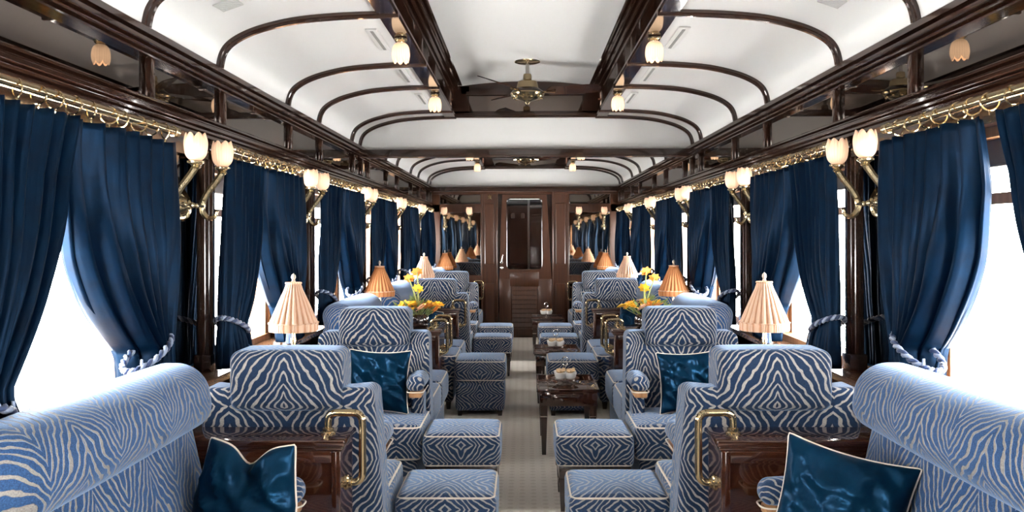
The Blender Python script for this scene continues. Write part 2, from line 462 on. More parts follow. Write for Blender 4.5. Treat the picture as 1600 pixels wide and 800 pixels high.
PROF = [(1.305, 2.05), (1.303, 2.095), (1.288, 2.155), (1.255, 2.20), (1.19, 2.24), (1.10, 2.272), (0.97, 2.300), (0.81, 2.315), (0.66, 2.321), (0.54, 2.323)]
PROF3 = [(p.x, p.z) for p in crom([(x, 0, z) for x, z in PROF], 5)]
TR = 0.556
bm = BM()
for s in (-1, 1):
    inner = [(s * x, z) for x, z in PROF3]
    outer = [(s * x + s * 0.03, z + 0.03) for x, z in PROF3]
    prism(bm, inner + outer[::-1], NEAR, END)
top = [(x / 10 * 0.5, 2.562 + 0.028 * (1 - (x / 10) ** 2)) for x in range(-10, 11)]
prism(bm, top + [(x, z + 0.03) for x, z in top[::-1]], NEAR, END)
box(bm, -0.62, -0.50, NEAR, END, 2.57, 2.62); box(bm, 0.50, 0.62, NEAR, END, 2.57, 2.62)
struct('ceiling', bm, 'ceil')

def arch_poly(inset=0.0):
    L = [(-x, z - inset) for x, z in PROF3]; R = [(x, z - inset) for x, z in PROF3[::-1]]
    return L + R
for i, y in enumerate((BEAM, END - 0.10)):
    bm = BM(); prism(bm, [(-1.31, 2.0)] + arch_poly(-0.005) + [(1.31, 2.0)], y + 0.005, y + 0.05)
    struct('wall_%s' % ('arch' if i == 0 else 'end_arch'), bm, 'ceil', smooth=False)

tn = [0]
def trim(bm, mat, smooth=True):
    tn[0] += 1
    return struct('trim_%d' % tn[0], bm, mat, smooth=smooth)

# ribs under the ceiling
def rib(y, w=0.034, d=0.026):
    bm = BM()
    sec = [(-w / 2, 0.004), (-w / 2, -d * 0.5), (-w * 0.3, -d * 0.62), (-w * 0.25, -d), (w * 0.25, -d), (w * 0.3, -d * 0.62), (w / 2, -d * 0.5), (w / 2, 0.004)]
    for s in (-1, 1):
        rings = []
        pts = [Vector((s * x, 0, z)) for x, z in PROF3]
        for i, p in enumerate(pts):
            t = (pts[min(i + 1, len(pts) - 1)] - pts[max(i - 1, 0)]).normalized()
            nrm = Vector((t.z, 0, -t.x))
            if nrm.dot(Vector((0, 0, 1.8)) - p) > 0: nrm = -nrm
            rings.append([bm.verts.new(p + nrm * dd + Vector((0, y + a, 0))) for a, dd in sec])
        for A, B in zip(rings, rings[1:]):
            for k in range(len(sec)): bm.faces.new((A[k], A[(k + 1) % len(sec)], B[(k + 1) % len(sec)], B[k]))
        bm.faces.new(rings[0]); bm.faces.new(rings[-1][::-1])
    trim(bm, 'wood')
RIBOFF = [0.0, 0.34, 1.36, 2.06, 3.10, 3.80, 4.74]
RIBS = []
for e in (BEAM, END - 0.10):
    for o_ in RIBOFF:
        yy = e - o_ - (0.018 if o_ == 0 else 0)
        if e > 7 and o_ > 4.9: continue
        RIBS.append(yy); rib(yy)
rib(BEAM + 0.09); rib(BEAM - PER + 0.05); rib(0.9); rib(-0.3)

# cross beams
for y in (BEAM - 0.02, END - 0.14):
    bm = BM(); 
    prism(bm, [(-1.31, 2.0), (1.31, 2.0), (1.31, 2.058), (-1.31, 2.058)], y - 0.03, y + 0.07)
    prism(bm, [(-1.31, 2.012), (1.31, 2.012), (1.31, 2.03), (-1.31, 2.03)], y - 0.045, y - 0.03)
    trim(bm, 'woodx', smooth=False)

# tray: the raised middle strip of ceiling, in two lengths
for (y0, y1) in ((NEAR, BEAM), (BEAM + 0.06, END - 0.10)):
    for s in (-1, 1):
        def P_(lst): return [(s * x, z) for x, z in lst]
        bm = BM()
        prism(bm, P_([(0.545, 2.305), (0.625, 2.305), (0.632, 2.318), (0.632, 2.34), (0.555, 2.35), (0.548, 2.34)]), y0, y1)
        prism(bm, P_([(0.54, 2.318), (0.547, 2.318), (0.547, 2.330), (0.54, 2.330)]), y0, y1)
        trim(bm, 'woody', smooth=False)
        bm = BM(); prism(bm, P_([(0.585, 2.34), (0.60, 2.34), (0.60, 2.50), (0.585, 2.50)]), y0, y1)
        trim(bm, 'mirror', smooth=False)
        bm = BM()
        for (a, b_, c, d) in ((0.60, 0.555, 2.455, 2.475), (0.60, 0.57, 2.475, 2.492), (0.60, 0.538, 2.492, 2.512), (0.60, 0.552, 2.512, 2.528), (0.60, 0.515, 2.528, 2.548), (0.60, 0.53, 2.548, 2.56), (0.60, 0.494, 2.56, 2.585)):
            prism(bm, P_([(b_, c), (a, c), (a, d), (b_, d)]), y0, y1)
        trim(bm, 'woody', smooth=False)
        for yy in RIBS:
            if y0 + 0.1 < yy < y1 - 0.1:
                bm = BM(); box(bm, min(s * 0.56, s * 0.585), max(s * 0.56, s * 0.585), yy - 0.014, yy + 0.014, 2.345, 2.456, 0.004)
                trim(bm, 'wood')
    # end panels of the tray
    for (ye, d) in ((y1, -1), (y0, 1)):
        if ye < 0: continue
        Y0, Y1 = sorted((ye, ye + d * 0.03))
        bm = BM()
        tp = [(x / 10 * 0.5, 2.552 + 0.032 * (1 - (x / 10) ** 2)) for x in range(-10, 11)]
        prism(bm, [(-0.5, 2.49)] + tp + [(0.5, 2.49)], Y0, Y1)
        box(bm, -0.56, 0.56, Y0, Y1, 2.305, 2.355)
        box(bm, -0.56, 0.56, Y0 + d * 0.012, Y1 + d * 0.012, 2.318, 2.34, 0.004)
        for s in (-1, 1): box(bm, min(s * 0.44, s * 0.56), max(s * 0.44, s * 0.56), Y0, Y1, 2.33, 2.55)
        tpi = [(x / 10 * 0.46, 2.505 + 0.018 * (1 - (x / 10) ** 2)) for x in range(-10, 11)]
        prism(bm, [(-0.46, 2.478)] + tpi + [(0.46, 2.478)], Y0 + d * 0.014, Y1 + d * 0.014)
        trim(bm, 'woodx', smooth=False)
        bm = BM(); box(bm, -0.45, 0.45, Y0 - d * 0.008, Y1 - d * 0.008, 2.33, 2.50); trim(bm, 'mirror', smooth=False)

# side walls
def wall_side(s, nm):
    bm = BM()
    def B(x0, x1, y0, y1, z0, z1): box(bm, min(s * x0, s * x1), max(s * x0, s * x1), y0, y1, z0, z1)
    B(1.36, 1.50, NEAR, END, 0.0, 0.80)
    B(1.31, 1.50, NEAR, END, 1.70, 2.12)
    edges = [NEAR] + [e for w in WINS for e in (w - 0.565, w + 0.565)] + [END]
    for i in range(0, len(edges), 2): B(1.36, 1.50, edges[i], edges[i + 1], 0.80, 1.70)
    struct(nm, bm, 'wood', smooth=False)
wall_side(-1, 'wall_left'); wall_side(1, 'wall_right')
bm = BM()
box(bm, -1.5, -0.30, END, END + 0.1, 0, 2.7); box(bm, 0.30, 1.5, END, END + 0.1, 0, 2.7); box(bm, -0.30, 0.30, END, END + 0.1, 0, 0.9); box(bm, -0.30, 0.30, END, END + 0.1, 1.94, 2.7)
struct('wall_far', bm, 'wood', smooth=False)
VB = END + 1.3
bm = BM()
box(bm, -0.75, 0.75, VB, VB + 0.05, 0, 2.3); box(bm, -0.80, -0.75, END + 0.1, VB, 0, 2.3); box(bm, 0.75, 0.80, END + 0.1, VB, 0, 2.3)
box(bm, -0.75, 0.75, END + 0.1, VB, 2.25, 2.3); box(bm, -0.75, 0.75, END + 0.1, VB, -0.05, 0.0)
struct('wall_vestibule', bm, 'ebony', smooth=False)
bm = BM(); box(bm, -1.5, 1.5, NEAR - 0.1, NEAR, 0, 2.7); struct('wall_near', bm, 'wood', smooth=False)

for s in (-1, 1):
    def P_(lst): return [(s * x, z) for x, z in lst]
    # upper cornice: stacked mouldings
    bm = BM()
    for (a, z0, z1) in ((1.238, 2.046, 2.072), (1.252, 2.030, 2.046), (1.226, 2.012, 2.030), (1.246, 1.998, 2.012), (1.262, 1.985, 1.998)):
        prism(bm, P_([(a, z0), (1.33, z0), (1.33, z1), (a + 0.008, z1), (a, z1 - 0.006)]), NEAR, END)
    trim(bm, 'woody', smooth=False)
    # lower cornice above the curtains
    bm = BM()
    for (a, z0, z1) in ((1.255, 1.838, 1.850), (1.268, 1.822, 1.838), (1.242, 1.806, 1.822), (1.262, 1.792, 1.806), (1.274, 1.776, 1.792)):
        prism(bm, P_([(a, z0), (1.33, z0), (1.33, z1), (a + 0.006, z1), (a, z1 - 0.005)]), NEAR, END)
    trim(bm, 'woody', smooth=False)
    bm = BM(); prism(bm, P_([(1.29, 1.84), (1.31, 1.84), (1.31, 2.0), (1.29, 2.0)]), NEAR, END)
    trim(bm, 'mirror', smooth=False)
    # sill along the windows
    bm = BM(); prism(bm, P_([(1.225, 0.805), (1.232, 0.80), (1.50, 0.80), (1.50, 0.83), (1.232, 0.83), (1.225, 0.825)]), NEAR, END)
    trim(bm, 'sill', smooth=False)
    for yy in RIBS:
        bm = BM(); box(bm, min(s * 1.268, s * 1.292), max(s * 1.268, s * 1.292), yy - 0.016, yy + 0.016, 1.848, 1.99, 0.004)
        trim(bm, 'wood')
    # piers: smoked mirror between two fluted pilasters
    for p in PIERS:
        if p > END - 0.3 or p < -1: continue
        bm = BM(); box(bm, min(s * 1.335, s * 1.362), max(s * 1.335, s * 1.362), p - 0.26, p + 0.26, 0.83, 1.78)
        mir = trim(bm, 'mirrorw', smooth=False)
        for q in (-1, 1):
            bm = BM()
            yc = p + q * 0.252
            for k, (w, dpt) in enumerate(((0.042, 1.322), (0.028, 1.310), (0.012, 1.300)) if q > 0 else ((0.016, 1.328), (0.008, 1.324))):
                box(bm, min(s * dpt, s * 1.36), max(s * dpt, s * 1.36), yc - w, yc + w, 0.83, 1.78, 0.003, 1)
            trim(bm, 'wood', smooth=False)
            if q < 0: continue
            bm = BM(); box(bm, min(s * 1.298, s * 1.36), max(s * 1.298, s * 1.36), yc - 0.045, yc + 0.045, 0.83, 0.90, 0.006)
            box(bm, min(s * 1.298, s * 1.36), max(s * 1.298, s * 1.36), yc - 0.045, yc + 0.045, 1.735, 1.776, 0.006)
            trim(bm, 'wood')

# windows
wn = 0
for w in WINS:
    for s in (-1, 1):
        wn += 1
        root = bpy.data.objects.new('window_%d' % wn, None); COL.objects.link(root); root.location = (s * 1.44, w, 0.83); root['kind'] = 'structure'
        a, z1 = 0.565, 0.87
        bm = BM()
        for q in (-1, 1): box(bm, -0.078, 0.03, min(q * a, q * (a - 0.03)), max(q * a, q * (a - 0.03)), 0, z1)
        box(bm, -0.078, 0.03, -a, a, 0, 0.03); box(bm, -0.078, 0.03, -a, a, z1 - 0.03, z1)
        box(bm, -0.02, 0.02, -a, a, 0.645, 0.68)
        for q in (-1, 1): box(bm, -0.02, 0.02, min(q * (a - 0.03), q * (a - 0.075)), max(q * (a - 0.03), q * (a - 0.075)), 0.0, z1)
        link_mesh('window_frame', bm, 'honey', root, smooth=False)
        bm = BM(); box(bm, -0.003, 0.003, -a + 0.03, a - 0.03, 0.03, z1 - 0.03); link_mesh('pane', bm, 'glass', root, smooth=False)
        bm = BM(); box(bm, -0.034, -0.028, -a + 0.035, a - 0.035, 0.765, z1 - 0.005); box(bm, -0.038, -0.024, -a + 0.035, a - 0.035, 0.757, 0.767, 0.003)
        link_mesh('roller_blind', bm, 'blind', root, smooth=False)

# ------------------------------------------------------------------ far wall
Yw = END
def wpanel(bm, x0, x1, z0, z1, d=0.02, bev=0.006): box(bm, x0, x1, Yw - d, Yw + 0.005, z0, z1, bev)
bm = BM()
for s in (-1, 1):
    def W(x0, x1, z0, z1, d=0.02, bev=0.005): wpanel(bm, min(s * x0, s * x1), max(s * x0, s * x1), z0, z1, d, bev)
    W(0.375, 0.60, 0.10, 2.0, 0.03)                    # pillar
    W(0.42, 0.555, 1.0, 1.84, 0.042, 0.01); W(0.42, 0.555, 0.16, 0.74, 0.042, 0.01); W(0.37, 0.39, 0.0, 2.0, 0.055); W(0.585, 0.605, 0.0, 2.0, 0.045)
    W(0.60, 1.33, 1.72, 1.83, 0.03); W(0.60, 1.33, 0.74, 0.85, 0.03); W(1.17, 1.33, 0.74, 2.0, 0.03)
    W(0.66, 1.12, 0.16, 0.70, 0.03, 0.01)
wpanel(bm, -1.33, 1.33, 1.965, 2.0, 0.05)
wpanel(bm, -1.33, 1.33, 0.0, 0.10, 0.04)
trim(bm, 'woodpanel', smooth=False)
for s in (-1, 1):
    for (z0, z1) in ((0.85, 1.72), (1.83, 1.965)):
        bm = BM(); wpanel(bm, min(s * 0.605, s * 1.17), max(s * 0.605, s * 1.17), z0, z1, 0.012, 0)
        trim(bm, 'mirrorf', smooth=False)
        bm = BM()
        for (a, b_, c, d) in ((0.603, 0.613, z0, z1), (1.162, 1.172, z0, z1), (0.603, 1.172, z0, z0 + 0.01), (0.603, 1.172, z1 - 0.01, z1)):
            wpanel(bm, min(s * a, s * b_), max(s * a, s * b_), c, d, 0.02, 0.002)
        trim(bm, 'wood')
# door
dr = bpy.data.objects.new('door_1', None); COL.objects.link(dr); dr.location = (0, END, 0); dr['kind'] = 'structure'
def lp(bm, x0, x1, z0, z1, d0, d1, bev=0.004): box(bm, x0, x1, -d0, -d1, z0, z1, bev)
bm = BM()
def frame_hole(bm, X0, X1, Z0, Z1, x0, x1, z0, z1, r, ya, yb):
    # rectangular leaf with a round-cornered opening
    inn = rrect(x0, x1, z0, z1, r, 6)
    def outp(p):
        cx, cz = (x0 + x1) / 2, (z0 + z1) / 2
        dx, dz = p[0] - cx, p[1] - cz
        t = 1e9
        if dx: t = min(t, ((X1 if dx > 0 else X0) - cx) / dx)
        if dz: t = min(t, ((Z1 if dz > 0 else Z0) - cz) / dz)
        return (cx + dx * t, cz + dz * t)
    outl = [outp(p) for p in inn]
    F = []
    for y in (ya, yb):
        F.append(([bm.verts.new((p[0], y, p[1])) for p in inn], [bm.verts.new((p[0], y, p[1])) for p in outl]))
    n = len(inn)
    for i in range(n):
        j = (i + 1) % n
        bm.faces.new((F[0][0][i], F[0][0][j], F[0][1][j], F[0][1][i]))
        bm.faces.new((F[1][0][i], F[1][0][j], F[1][1][j], F[1][1][i]))
        bm.faces.new((F[0][0][i], F[0][0][j], F[1][0][j], F[1][0][i]))
        bm.faces.new((F[0][1][i], F[0][1][j], F[1][1][j], F[1][1][i]))
frame_hole(bm, -0.355, 0.368, 0.72, 1.96, -0.25, 0.235, 0.935, 1.905, 0.055, -0.045, -0.005)
lp(bm, -0.355, 0.368, 0.02, 0.72, 0.04, 0.005)
lp(bm, -0.355, -0.20, 0.02, 0.80, 0.048, 0.01); lp(bm, 0.18, 0.368, 0.02, 0.80, 0.048, 0.01)
lp(bm, -0.21, 0.19, 0.70, 0.90, 0.05, 0.01, 0.008); lp(bm, -0.36, 0.37, 0.02, 0.12, 0.055, 0.01)
link_mesh('door_leaf', bm, 'woodpanel', dr)
bm = BM(); box(bm, -0.27, 0.26, -0.02, -0.012, 0.91, 1.93); link_mesh('door_window', bm, 'doorglass', dr, smooth=False)
bm = BM(); tube(bm, [(p[0], -0.046, p[1]) for p in rrect(-0.25, 0.235, 0.935, 1.905, 0.055, 6)], 0.006, 6, closed=True); link_mesh('window_bead', bm, 'wood', dr)
bm = BM()
for k in range(9):
    z = 0.15 + k * 0.062
    vs = [bm.verts.new(p) for p in ((-0.18, -0.060, z), (0.16, -0.060, z), (0.16, -0.042, z + 0.05), (-0.18, -0.042, z + 0.05), (-0.18, -0.035, z), (0.16, -0.035, z), (0.16, -0.030, z + 0.05), (-0.18, -0.030, z + 0.05))]
    for f in ((0, 1, 2, 3), (4, 7, 6, 5), (0, 4, 5, 1), (3, 2, 6, 7), (0, 3, 7, 4), (1, 5, 6, 2)): bm.faces.new([vs[i] for i in f])
link_mesh('louvre', bm, 'woodpanel', dr, smooth=False)
bm = BM(); lathe(bm, [(0.0, -0.075), (0.02, -0.07), (0.022, -0.055), (0.012, -0.045)], 14, (-0.318, 0, 0.955), axis='y')
link_mesh('door_knob', bm, 'silver', dr)
bm = BM(); lathe(bm, [(0.0, -0.065), (0.02, -0.06), (0.02, -0.045)], 14, (-0.318, 0, 1.03), axis='y')
tube(bm, crom([(-0.318, -0.065, 1.03), (-0.315, -0.07, 1.06), (-0.308, -0.07, 1.10), (-0.300, -0.068, 1.135)], 3), [0.012] * 4 + [0.009] * 6, 8)
link_mesh('door_handle', bm, 'silver', dr)
bm = BM()
e = [(-0.03, 0.03), (-0.01, 0.018), (0.0, 0.036), (0.012, 0.018), (0.034, 0.034), (0.022, 0.0), (0.036, -0.034), (0.006, -0.02), (-0.034, -0.036), (-0.014, -0.004)]
prism(bm, [(-0.486 + x, 1.925 + z) for x, z in e], END - 0.045, END - 0.03)
tag(link_mesh('emblem', bm, 'brass', smooth=False), 'small brass emblem on the wood pillar left of the far door', 'emblem')

# the vestibule seen through the door glass
bm = BM(); box(bm, -0.36, 0.34, END + 0.45, END + 0.50, 1.915, 1.945, 0.01); tag(link_mesh('tube_lamp', bm, 'tubelight'), 'white tube lamp high in the vestibule behind the door glass', 'lamp')
vd = thing('vestibule_reflection', 'white strip on a wood panel, standing in for a reflection in the door glass', 'door', (0.04, END + 0.75, 0))
bm = BM(); box(bm, 0.03, 0.55, 0.0, 0.04, 0.0, 1.95, 0.004); link_mesh('panel', bm, 'wood', vd)
bm = BM(); box(bm, 0.0, 0.03, -0.01, 0.05, 0.0, 1.95, 0.004); link_mesh('reflection_strip', bm, 'paper', vd)  # white upright added to imitate a bright reflection in the door glass
for k_, (x_, d_) in enumerate(((-0.18, 'left'), (-0.03, 'right'))):
    bm = BM(); lathe(bm, [(0.0, -0.06), (0.030, -0.058), (0.032, 0.0), (0.02, 0.02), (0.0, 0.022)], 12)
    o_ = tag(link_mesh('wall_light', bm, 'paper'), 'small white bell shaped fitting in the vestibule, the %s one of two' % d_, 'fitting'); o_.location = (x_, END + 1.26, 1.72)

# ------------------------------------------------------------------ light fittings
def tulip_bm(R=0.041, H=0.10, petals=7, up=True):
    bm = BM()
    prof = [(0.010, 0), (0.66 * R, 0.10 * H), (0.90 * R, 0.26 * H), (1.0 * R, 0.50 * H), (1.02 * R, 0.68 * H), (0.96 * R, 0.86 * H), (0.86 * R, H)]
    pr = []
    P3 = crom([(r, 0, h) for r, h in prof], 4)
    for p in P3: pr.append((p.x, p.z))
    sgn = 1 if up else -1
    def rf(a, h): return 1 + 0.018 * math.cos(a * petals * 3) * min(1, h / 0.03)
    def zf(a, h): 
        k = max(0, (h - 0.6 * H) / (0.4 * H))
        return k * 0.20 * H * (abs(math.cos(a * petals / 2)) ** 0.8 - 0.75)
    n = petals * 12
    inner = [(max(r - 0.003, 0.002), h) for r, h in pr[::-1][:-3]]
    lathe(bm, pr + inner, n, rfun=rf, zfun=zf, cap=False)
    if not up: bmesh.ops.scale(bm, vec=(1, 1, -1), verts=bm.verts)
    return bm

def bulb_bm(z, r=0.016):
    bm = BM(); lathe(bm, [(0.0, z - r), (r * .7, z - r * .7), (r, z), (r * .7, z + r * .7), (0.0, z + r)], 12)
    return bm

# local frame: the wall is the plane x=0, +x points into the saloon
def arm_build(root, y):
    bm = BM()
    path = crom([(0.085, y, -0.020), (0.078, y, -0.042), (0.052, y, -0.048), (0.030, y, -0.022), (0.030, y, 0.015), (0.050, y, 0.055), (0.085, y, 0.100), (0.108, y, 0.135), (0.110, y, 0.152)], 5)
    n = len(path); rr = [0.0075 + 0.006 * math.sin(PI * min(1, i / n * 0.75)) + (0.001 if i > n * 0.8 else 0) for i in range(n)]
    tube(bm, path, rr, 8)
    lathe(bm, [(0.0, -0.008), (0.011, 0), (0.0, 0.008)], 10, (0.085, y, -0.018))
    lathe(bm, [(0.012, 0.0), (0.016, 0.004), (0.011, 0.008)], 10, (0.033, y, 0.02))
    lathe(bm, [(0.012, 0.128), (0.018, 0.133), (0.014, 0.138), (0.02, 0.145), (0.03, 0.150), (0.032, 0.156), (0.022, 0.16)], 16, (0.110, y, 0))
    a = link_mesh('arm', bm, 'oldbrass', root)
    g = link_mesh('glass_shade', tulip_bm(), 'tulip', a, smooth='full', loc=(0.110, y, 0.156))
    link_mesh('bulb', bulb_bm(0.052), 'bulb', a, smooth='full', loc=(0.110, y, 0.156))
    return a

def sconce(double=True):
    root = thing('wall_sconce', '', 'wall lamp')
    bm = BM(); lathe(bm, [(0.0, 0.055), (0.008, 0.05), (0.012, 0.044), (0.010, 0.038), (0.02, 0.032), (0.022, 0.024), (0.028, 0.018), (0.030, 0.010), (0.036, 0.004), (0.037, 0.0)], 24, axis='x')
    link_mesh('backplate', bm, 'oldbrass', root)
    bm = BM()
    if double:
        tube(bm, [(0.033, -0.14, 0.0), (0.033, 0.14, 0.0)], 0.006, 8)
        for q in (-0.06, 0.06): lathe(bm, [(0.006, -0.01), (0.011, -0.004), (0.011, 0.004), (0.006, 0.01)], 10, (0.033, q, 0), axis='y')
    else:
        tube(bm, [(0.0, 0, 0), (0.035, 0, 0)], 0.007, 8)
    link_mesh('crossbar', bm, 'oldbrass', root)
    for q in ((-0.14, 0.14) if double else (0.0,)): arm_build(root, q)
    return root

ORD = ['nearest the camera', 'second from the camera', 'third from the camera', 'fourth from the camera', 'farthest down the carriage']
proto = None
used = False
for i, p in enumerate([q for q in PIERS if 3 < q < 11]):
    for s, nm in ((-1, 'left'), (1, 'right')):
        lab = 'antique brass wall sconce with two lit tulip shades, %s wall, %s' % (nm, ORD[i])
        if proto is None:
            proto = sconce(); r = proto
        else: r = dup(proto, (0, 0, 0))
        r.location = (s * 1.335, p, 1.505); r.rotation_euler = (0, 0, 0 if s < 0 else PI)
        r['label'] = lab; r['group'] = 'double sconces along the side walls'
single = None
for i, (x, d) in enumerate(((-1.10, 'on the far left mirror, toward the side wall'), (-0.76, 'on the far left mirror, toward the door'), (0.735, 'on the far right mirror, toward the door'), (1.08, 'on the far right mirror, toward the side wall'))):
    if single is None: single = sconce(False); r = single
    else: r = dup(single, (0, 0, 0))
    r.location = (x, END - 0.012, 1.525); r.rotation_euler = (0, 0, -PI / 2)
    r['label'] = 'small brass single sconce ' + d; r['group'] = 'single sconces on the far wall'

CL = None
for (y, d) in ((3.98, 'nearest pair'), (5.52, 'just before the cross beam'), (9.05, 'first past the cross beam'), (10.6, 'nearest the far wall')):
    for s, nm in ((-1, 'left'), (1, 'right')):
        if CL is None:
            CL = thing('ceiling_lamp', '', 'ceiling lamp')
            bm = BM(); lathe(bm, [(0.022, 0.0), (0.030, -0.004), (0.030, -0.012), (0.020, -0.020), (0.018, -0.03), (0.0, -0.03)], 20)
            link_mesh('collar', bm, 'oldbrass', CL)
            link_mesh('glass_shade', tulip_bm(0.0405, 0.094, 7, False), 'globe', CL, smooth='full', loc=(0, 0, -0.018))
            link_mesh('bulb', bulb_bm(-0.075, 0.018), 'bulb', CL, smooth='full')
            r = CL
        else: r = dup(CL, (0, 0, 0))
        r.location = (s * 0.588, y, 2.305)
        r['label'] = 'lit tulip glass lamp under the %s ceiling rail, %s' % (nm, d); r['group'] = 'tulip lamps under the ceiling rails'

# fans
def fan():
    root = thing('ceiling_fan', '', 'ceiling fan')
    bm = BM(); lathe(bm, [(0.012, -0.016), (0.03, -0.015), (0.07, -0.012), (0.088, -0.006), (0.09, 0.0)], 32); link_mesh('canopy', bm, 'brass', root)
    bm = BM(); lathe(bm, [(0.013, -0.10), (0.013, -0.01)], 16); link_mesh('downrod', bm, 'silver', root)
    bm = BM(); lathe(bm, [(0.014, -0.085), (0.026, -0.088), (0.03, -0.10), (0.03, -0.128), (0.036, -0.132), (0.055, -0.136), (0.066, -0.142), (0.072, -0.165), (0.076, -0.185), (0.06, -0.19)], 32)
    link_mesh('motor_housing', bm, 'brass', root)
    bm = BM(); lathe(bm, [(0.07, -0.183), (0.085, -0.19), (0.105, -0.205), (0.112, -0.216), (0.09, -0.22)], 32); link_mesh('collar', bm, 'ebony', root)
    bm = BM(); lathe(bm, [(0.10, -0.214), (0.117, -0.218), (0.119, -0.226), (0.108, -0.242), (0.085, -0.258), (0.06, -0.268), (0.03, -0.274), (0.016, -0.283), (0.010, -0.295), (0.0, -0.30)], 40, rfun=lambda a, h: 1 + 0.03 * math.cos(a * 12) * (1 if h < -0.23 else 0))
    for k in range(10):
        a = 2 * PI * k / 10
        lathe(bm, [(0.0, -0.011), (0.010, -0.006), (0.012, 0), (0.010, 0.006), (0.0, 0.011)], 8, (0.095 * math.cos(a), 0.095 * math.sin(a), -0.252))
    link_mesh('pierced_cup', bm, 'brass', root)
    for k, a in enumerate((0.03, math.radians(126), math.radians(243))):
        a = -a if k else a
        bm = BM()
        ca, sa = math.cos(a), math.sin(a)
        N_ = 14; rows = []
        for i in range(N_ + 1):
            t = i / N_; rr = 0.13 + 0.38 * t
            w = 0.058 * math.sqrt(max(0.0, 1 - (2 * max(0, 0.12 - t) / 0.24) ** 2)) * (1 - 0.1 * t) * (1 if t < 0.93 else math.sqrt(max(0.02, 1 - ((t - 0.93) / 0.072) ** 2)))
            w = max(w, 0.012)
            for_z = []
            row = []
            for (q, th) in ((-1, 0), (1, 0), (1, 1), (-1, 1)):
                yy = q * w; zz = -0.205 - (0.34 * yy) + (0.006 if th else 0) + 0.02 * t
                row.append(bm.verts.new((rr * ca - yy * sa, rr * sa + yy * ca, zz)))
            rows.append(row)
        for A, B in zip(rows, rows[1:]):
            for q in range(4): bm.faces.new((A[q], A[(q + 1) % 4], B[(q + 1) % 4], B[q]))
        bm.faces.new(rows[0]); bm.faces.new(rows[-1][::-1])
        bl = link_mesh('blade', bm, 'wood', root, smooth=False)
        bm = BM(); tube(bm, [(0.10 * ca, 0.10 * sa, -0.21), (0.19 * ca, 0.19 * sa, -0.212)], 0.006, 6)
        lathe(bm, [(0.0, -0.008), (0.01, -0.004), (0.0, 0.002)], 8, (0.19 * ca, 0.19 * sa, -0.206))
        link_mesh('blade_bracket', bm, 'brass', bl)
    return root
f1 = fan(); f1.location = (0.01, 5.92, 2.590); f1['label'] = 'brass ceiling fan with three dark wooden blades, in the near saloon'
f2 = dup(f1, (0.01, 11.0, 2.590), 0.5, 'brass ceiling fan beyond the cross beam, mostly hidden')
f1['group'] = f2['group'] = 'ceiling fans'

# ceiling vents
VT = None
for y, d in ((3.40 - 0.72, 'near the camera'), (4.06, 'second from the camera'), (4.95, 'third from the camera'), (5.80, 'nearest the cross beam')):
    for s, nm in ((-1, 'left'), (1, 'right')):
        if VT is None:
            VT = thing('ceiling_vent', '', 'vent')
            bm = BM(); box(bm, -0.026, 0.026, -0.21, 0.21, -0.004, 0.004, 0.002); link_mesh('vent_plate', bm, 'vent', VT)
            bm = BM()
            for k in range(24): box(bm, -0.007, 0.007, -0.19 + k * 0.0162, -0.19 + k * 0.0162 + 0.009, -0.0065, -0.0035)
            link_mesh('slots', bm, 'slot', VT, smooth=False); r = VT
        else: r = dup(VT, (0, 0, 0))
        r.location = (s * 0.705, y, 2.3155); r.rotation_euler = (0, s * 0.012, 0)
        r['label'] = 'long slotted vent in the white ceiling by the %s rail, %s' % (nm, d); r['group'] = 'slotted ceiling vents'
for s, nm in ((-1, 'left'), (1, 'right')):
    bm = BM(); 
    for k in range(9): box(bm, -0.045 + 0.001 * k, 0.045, -0.05 + k * 0.0115, -0.05 + k * 0.0115 + 0.004, -0.002, 0.002)
    o = tag(link_mesh('speaker_grille', bm, 'vent', smooth=False), 'small perforated grille in the curved %s ceiling' % nm, 'grille', 'perforated ceiling grilles')
    o.location = (s * 1.13, 3.22, 2.256); o.rotation_euler = (0, s * 0.33, 0)

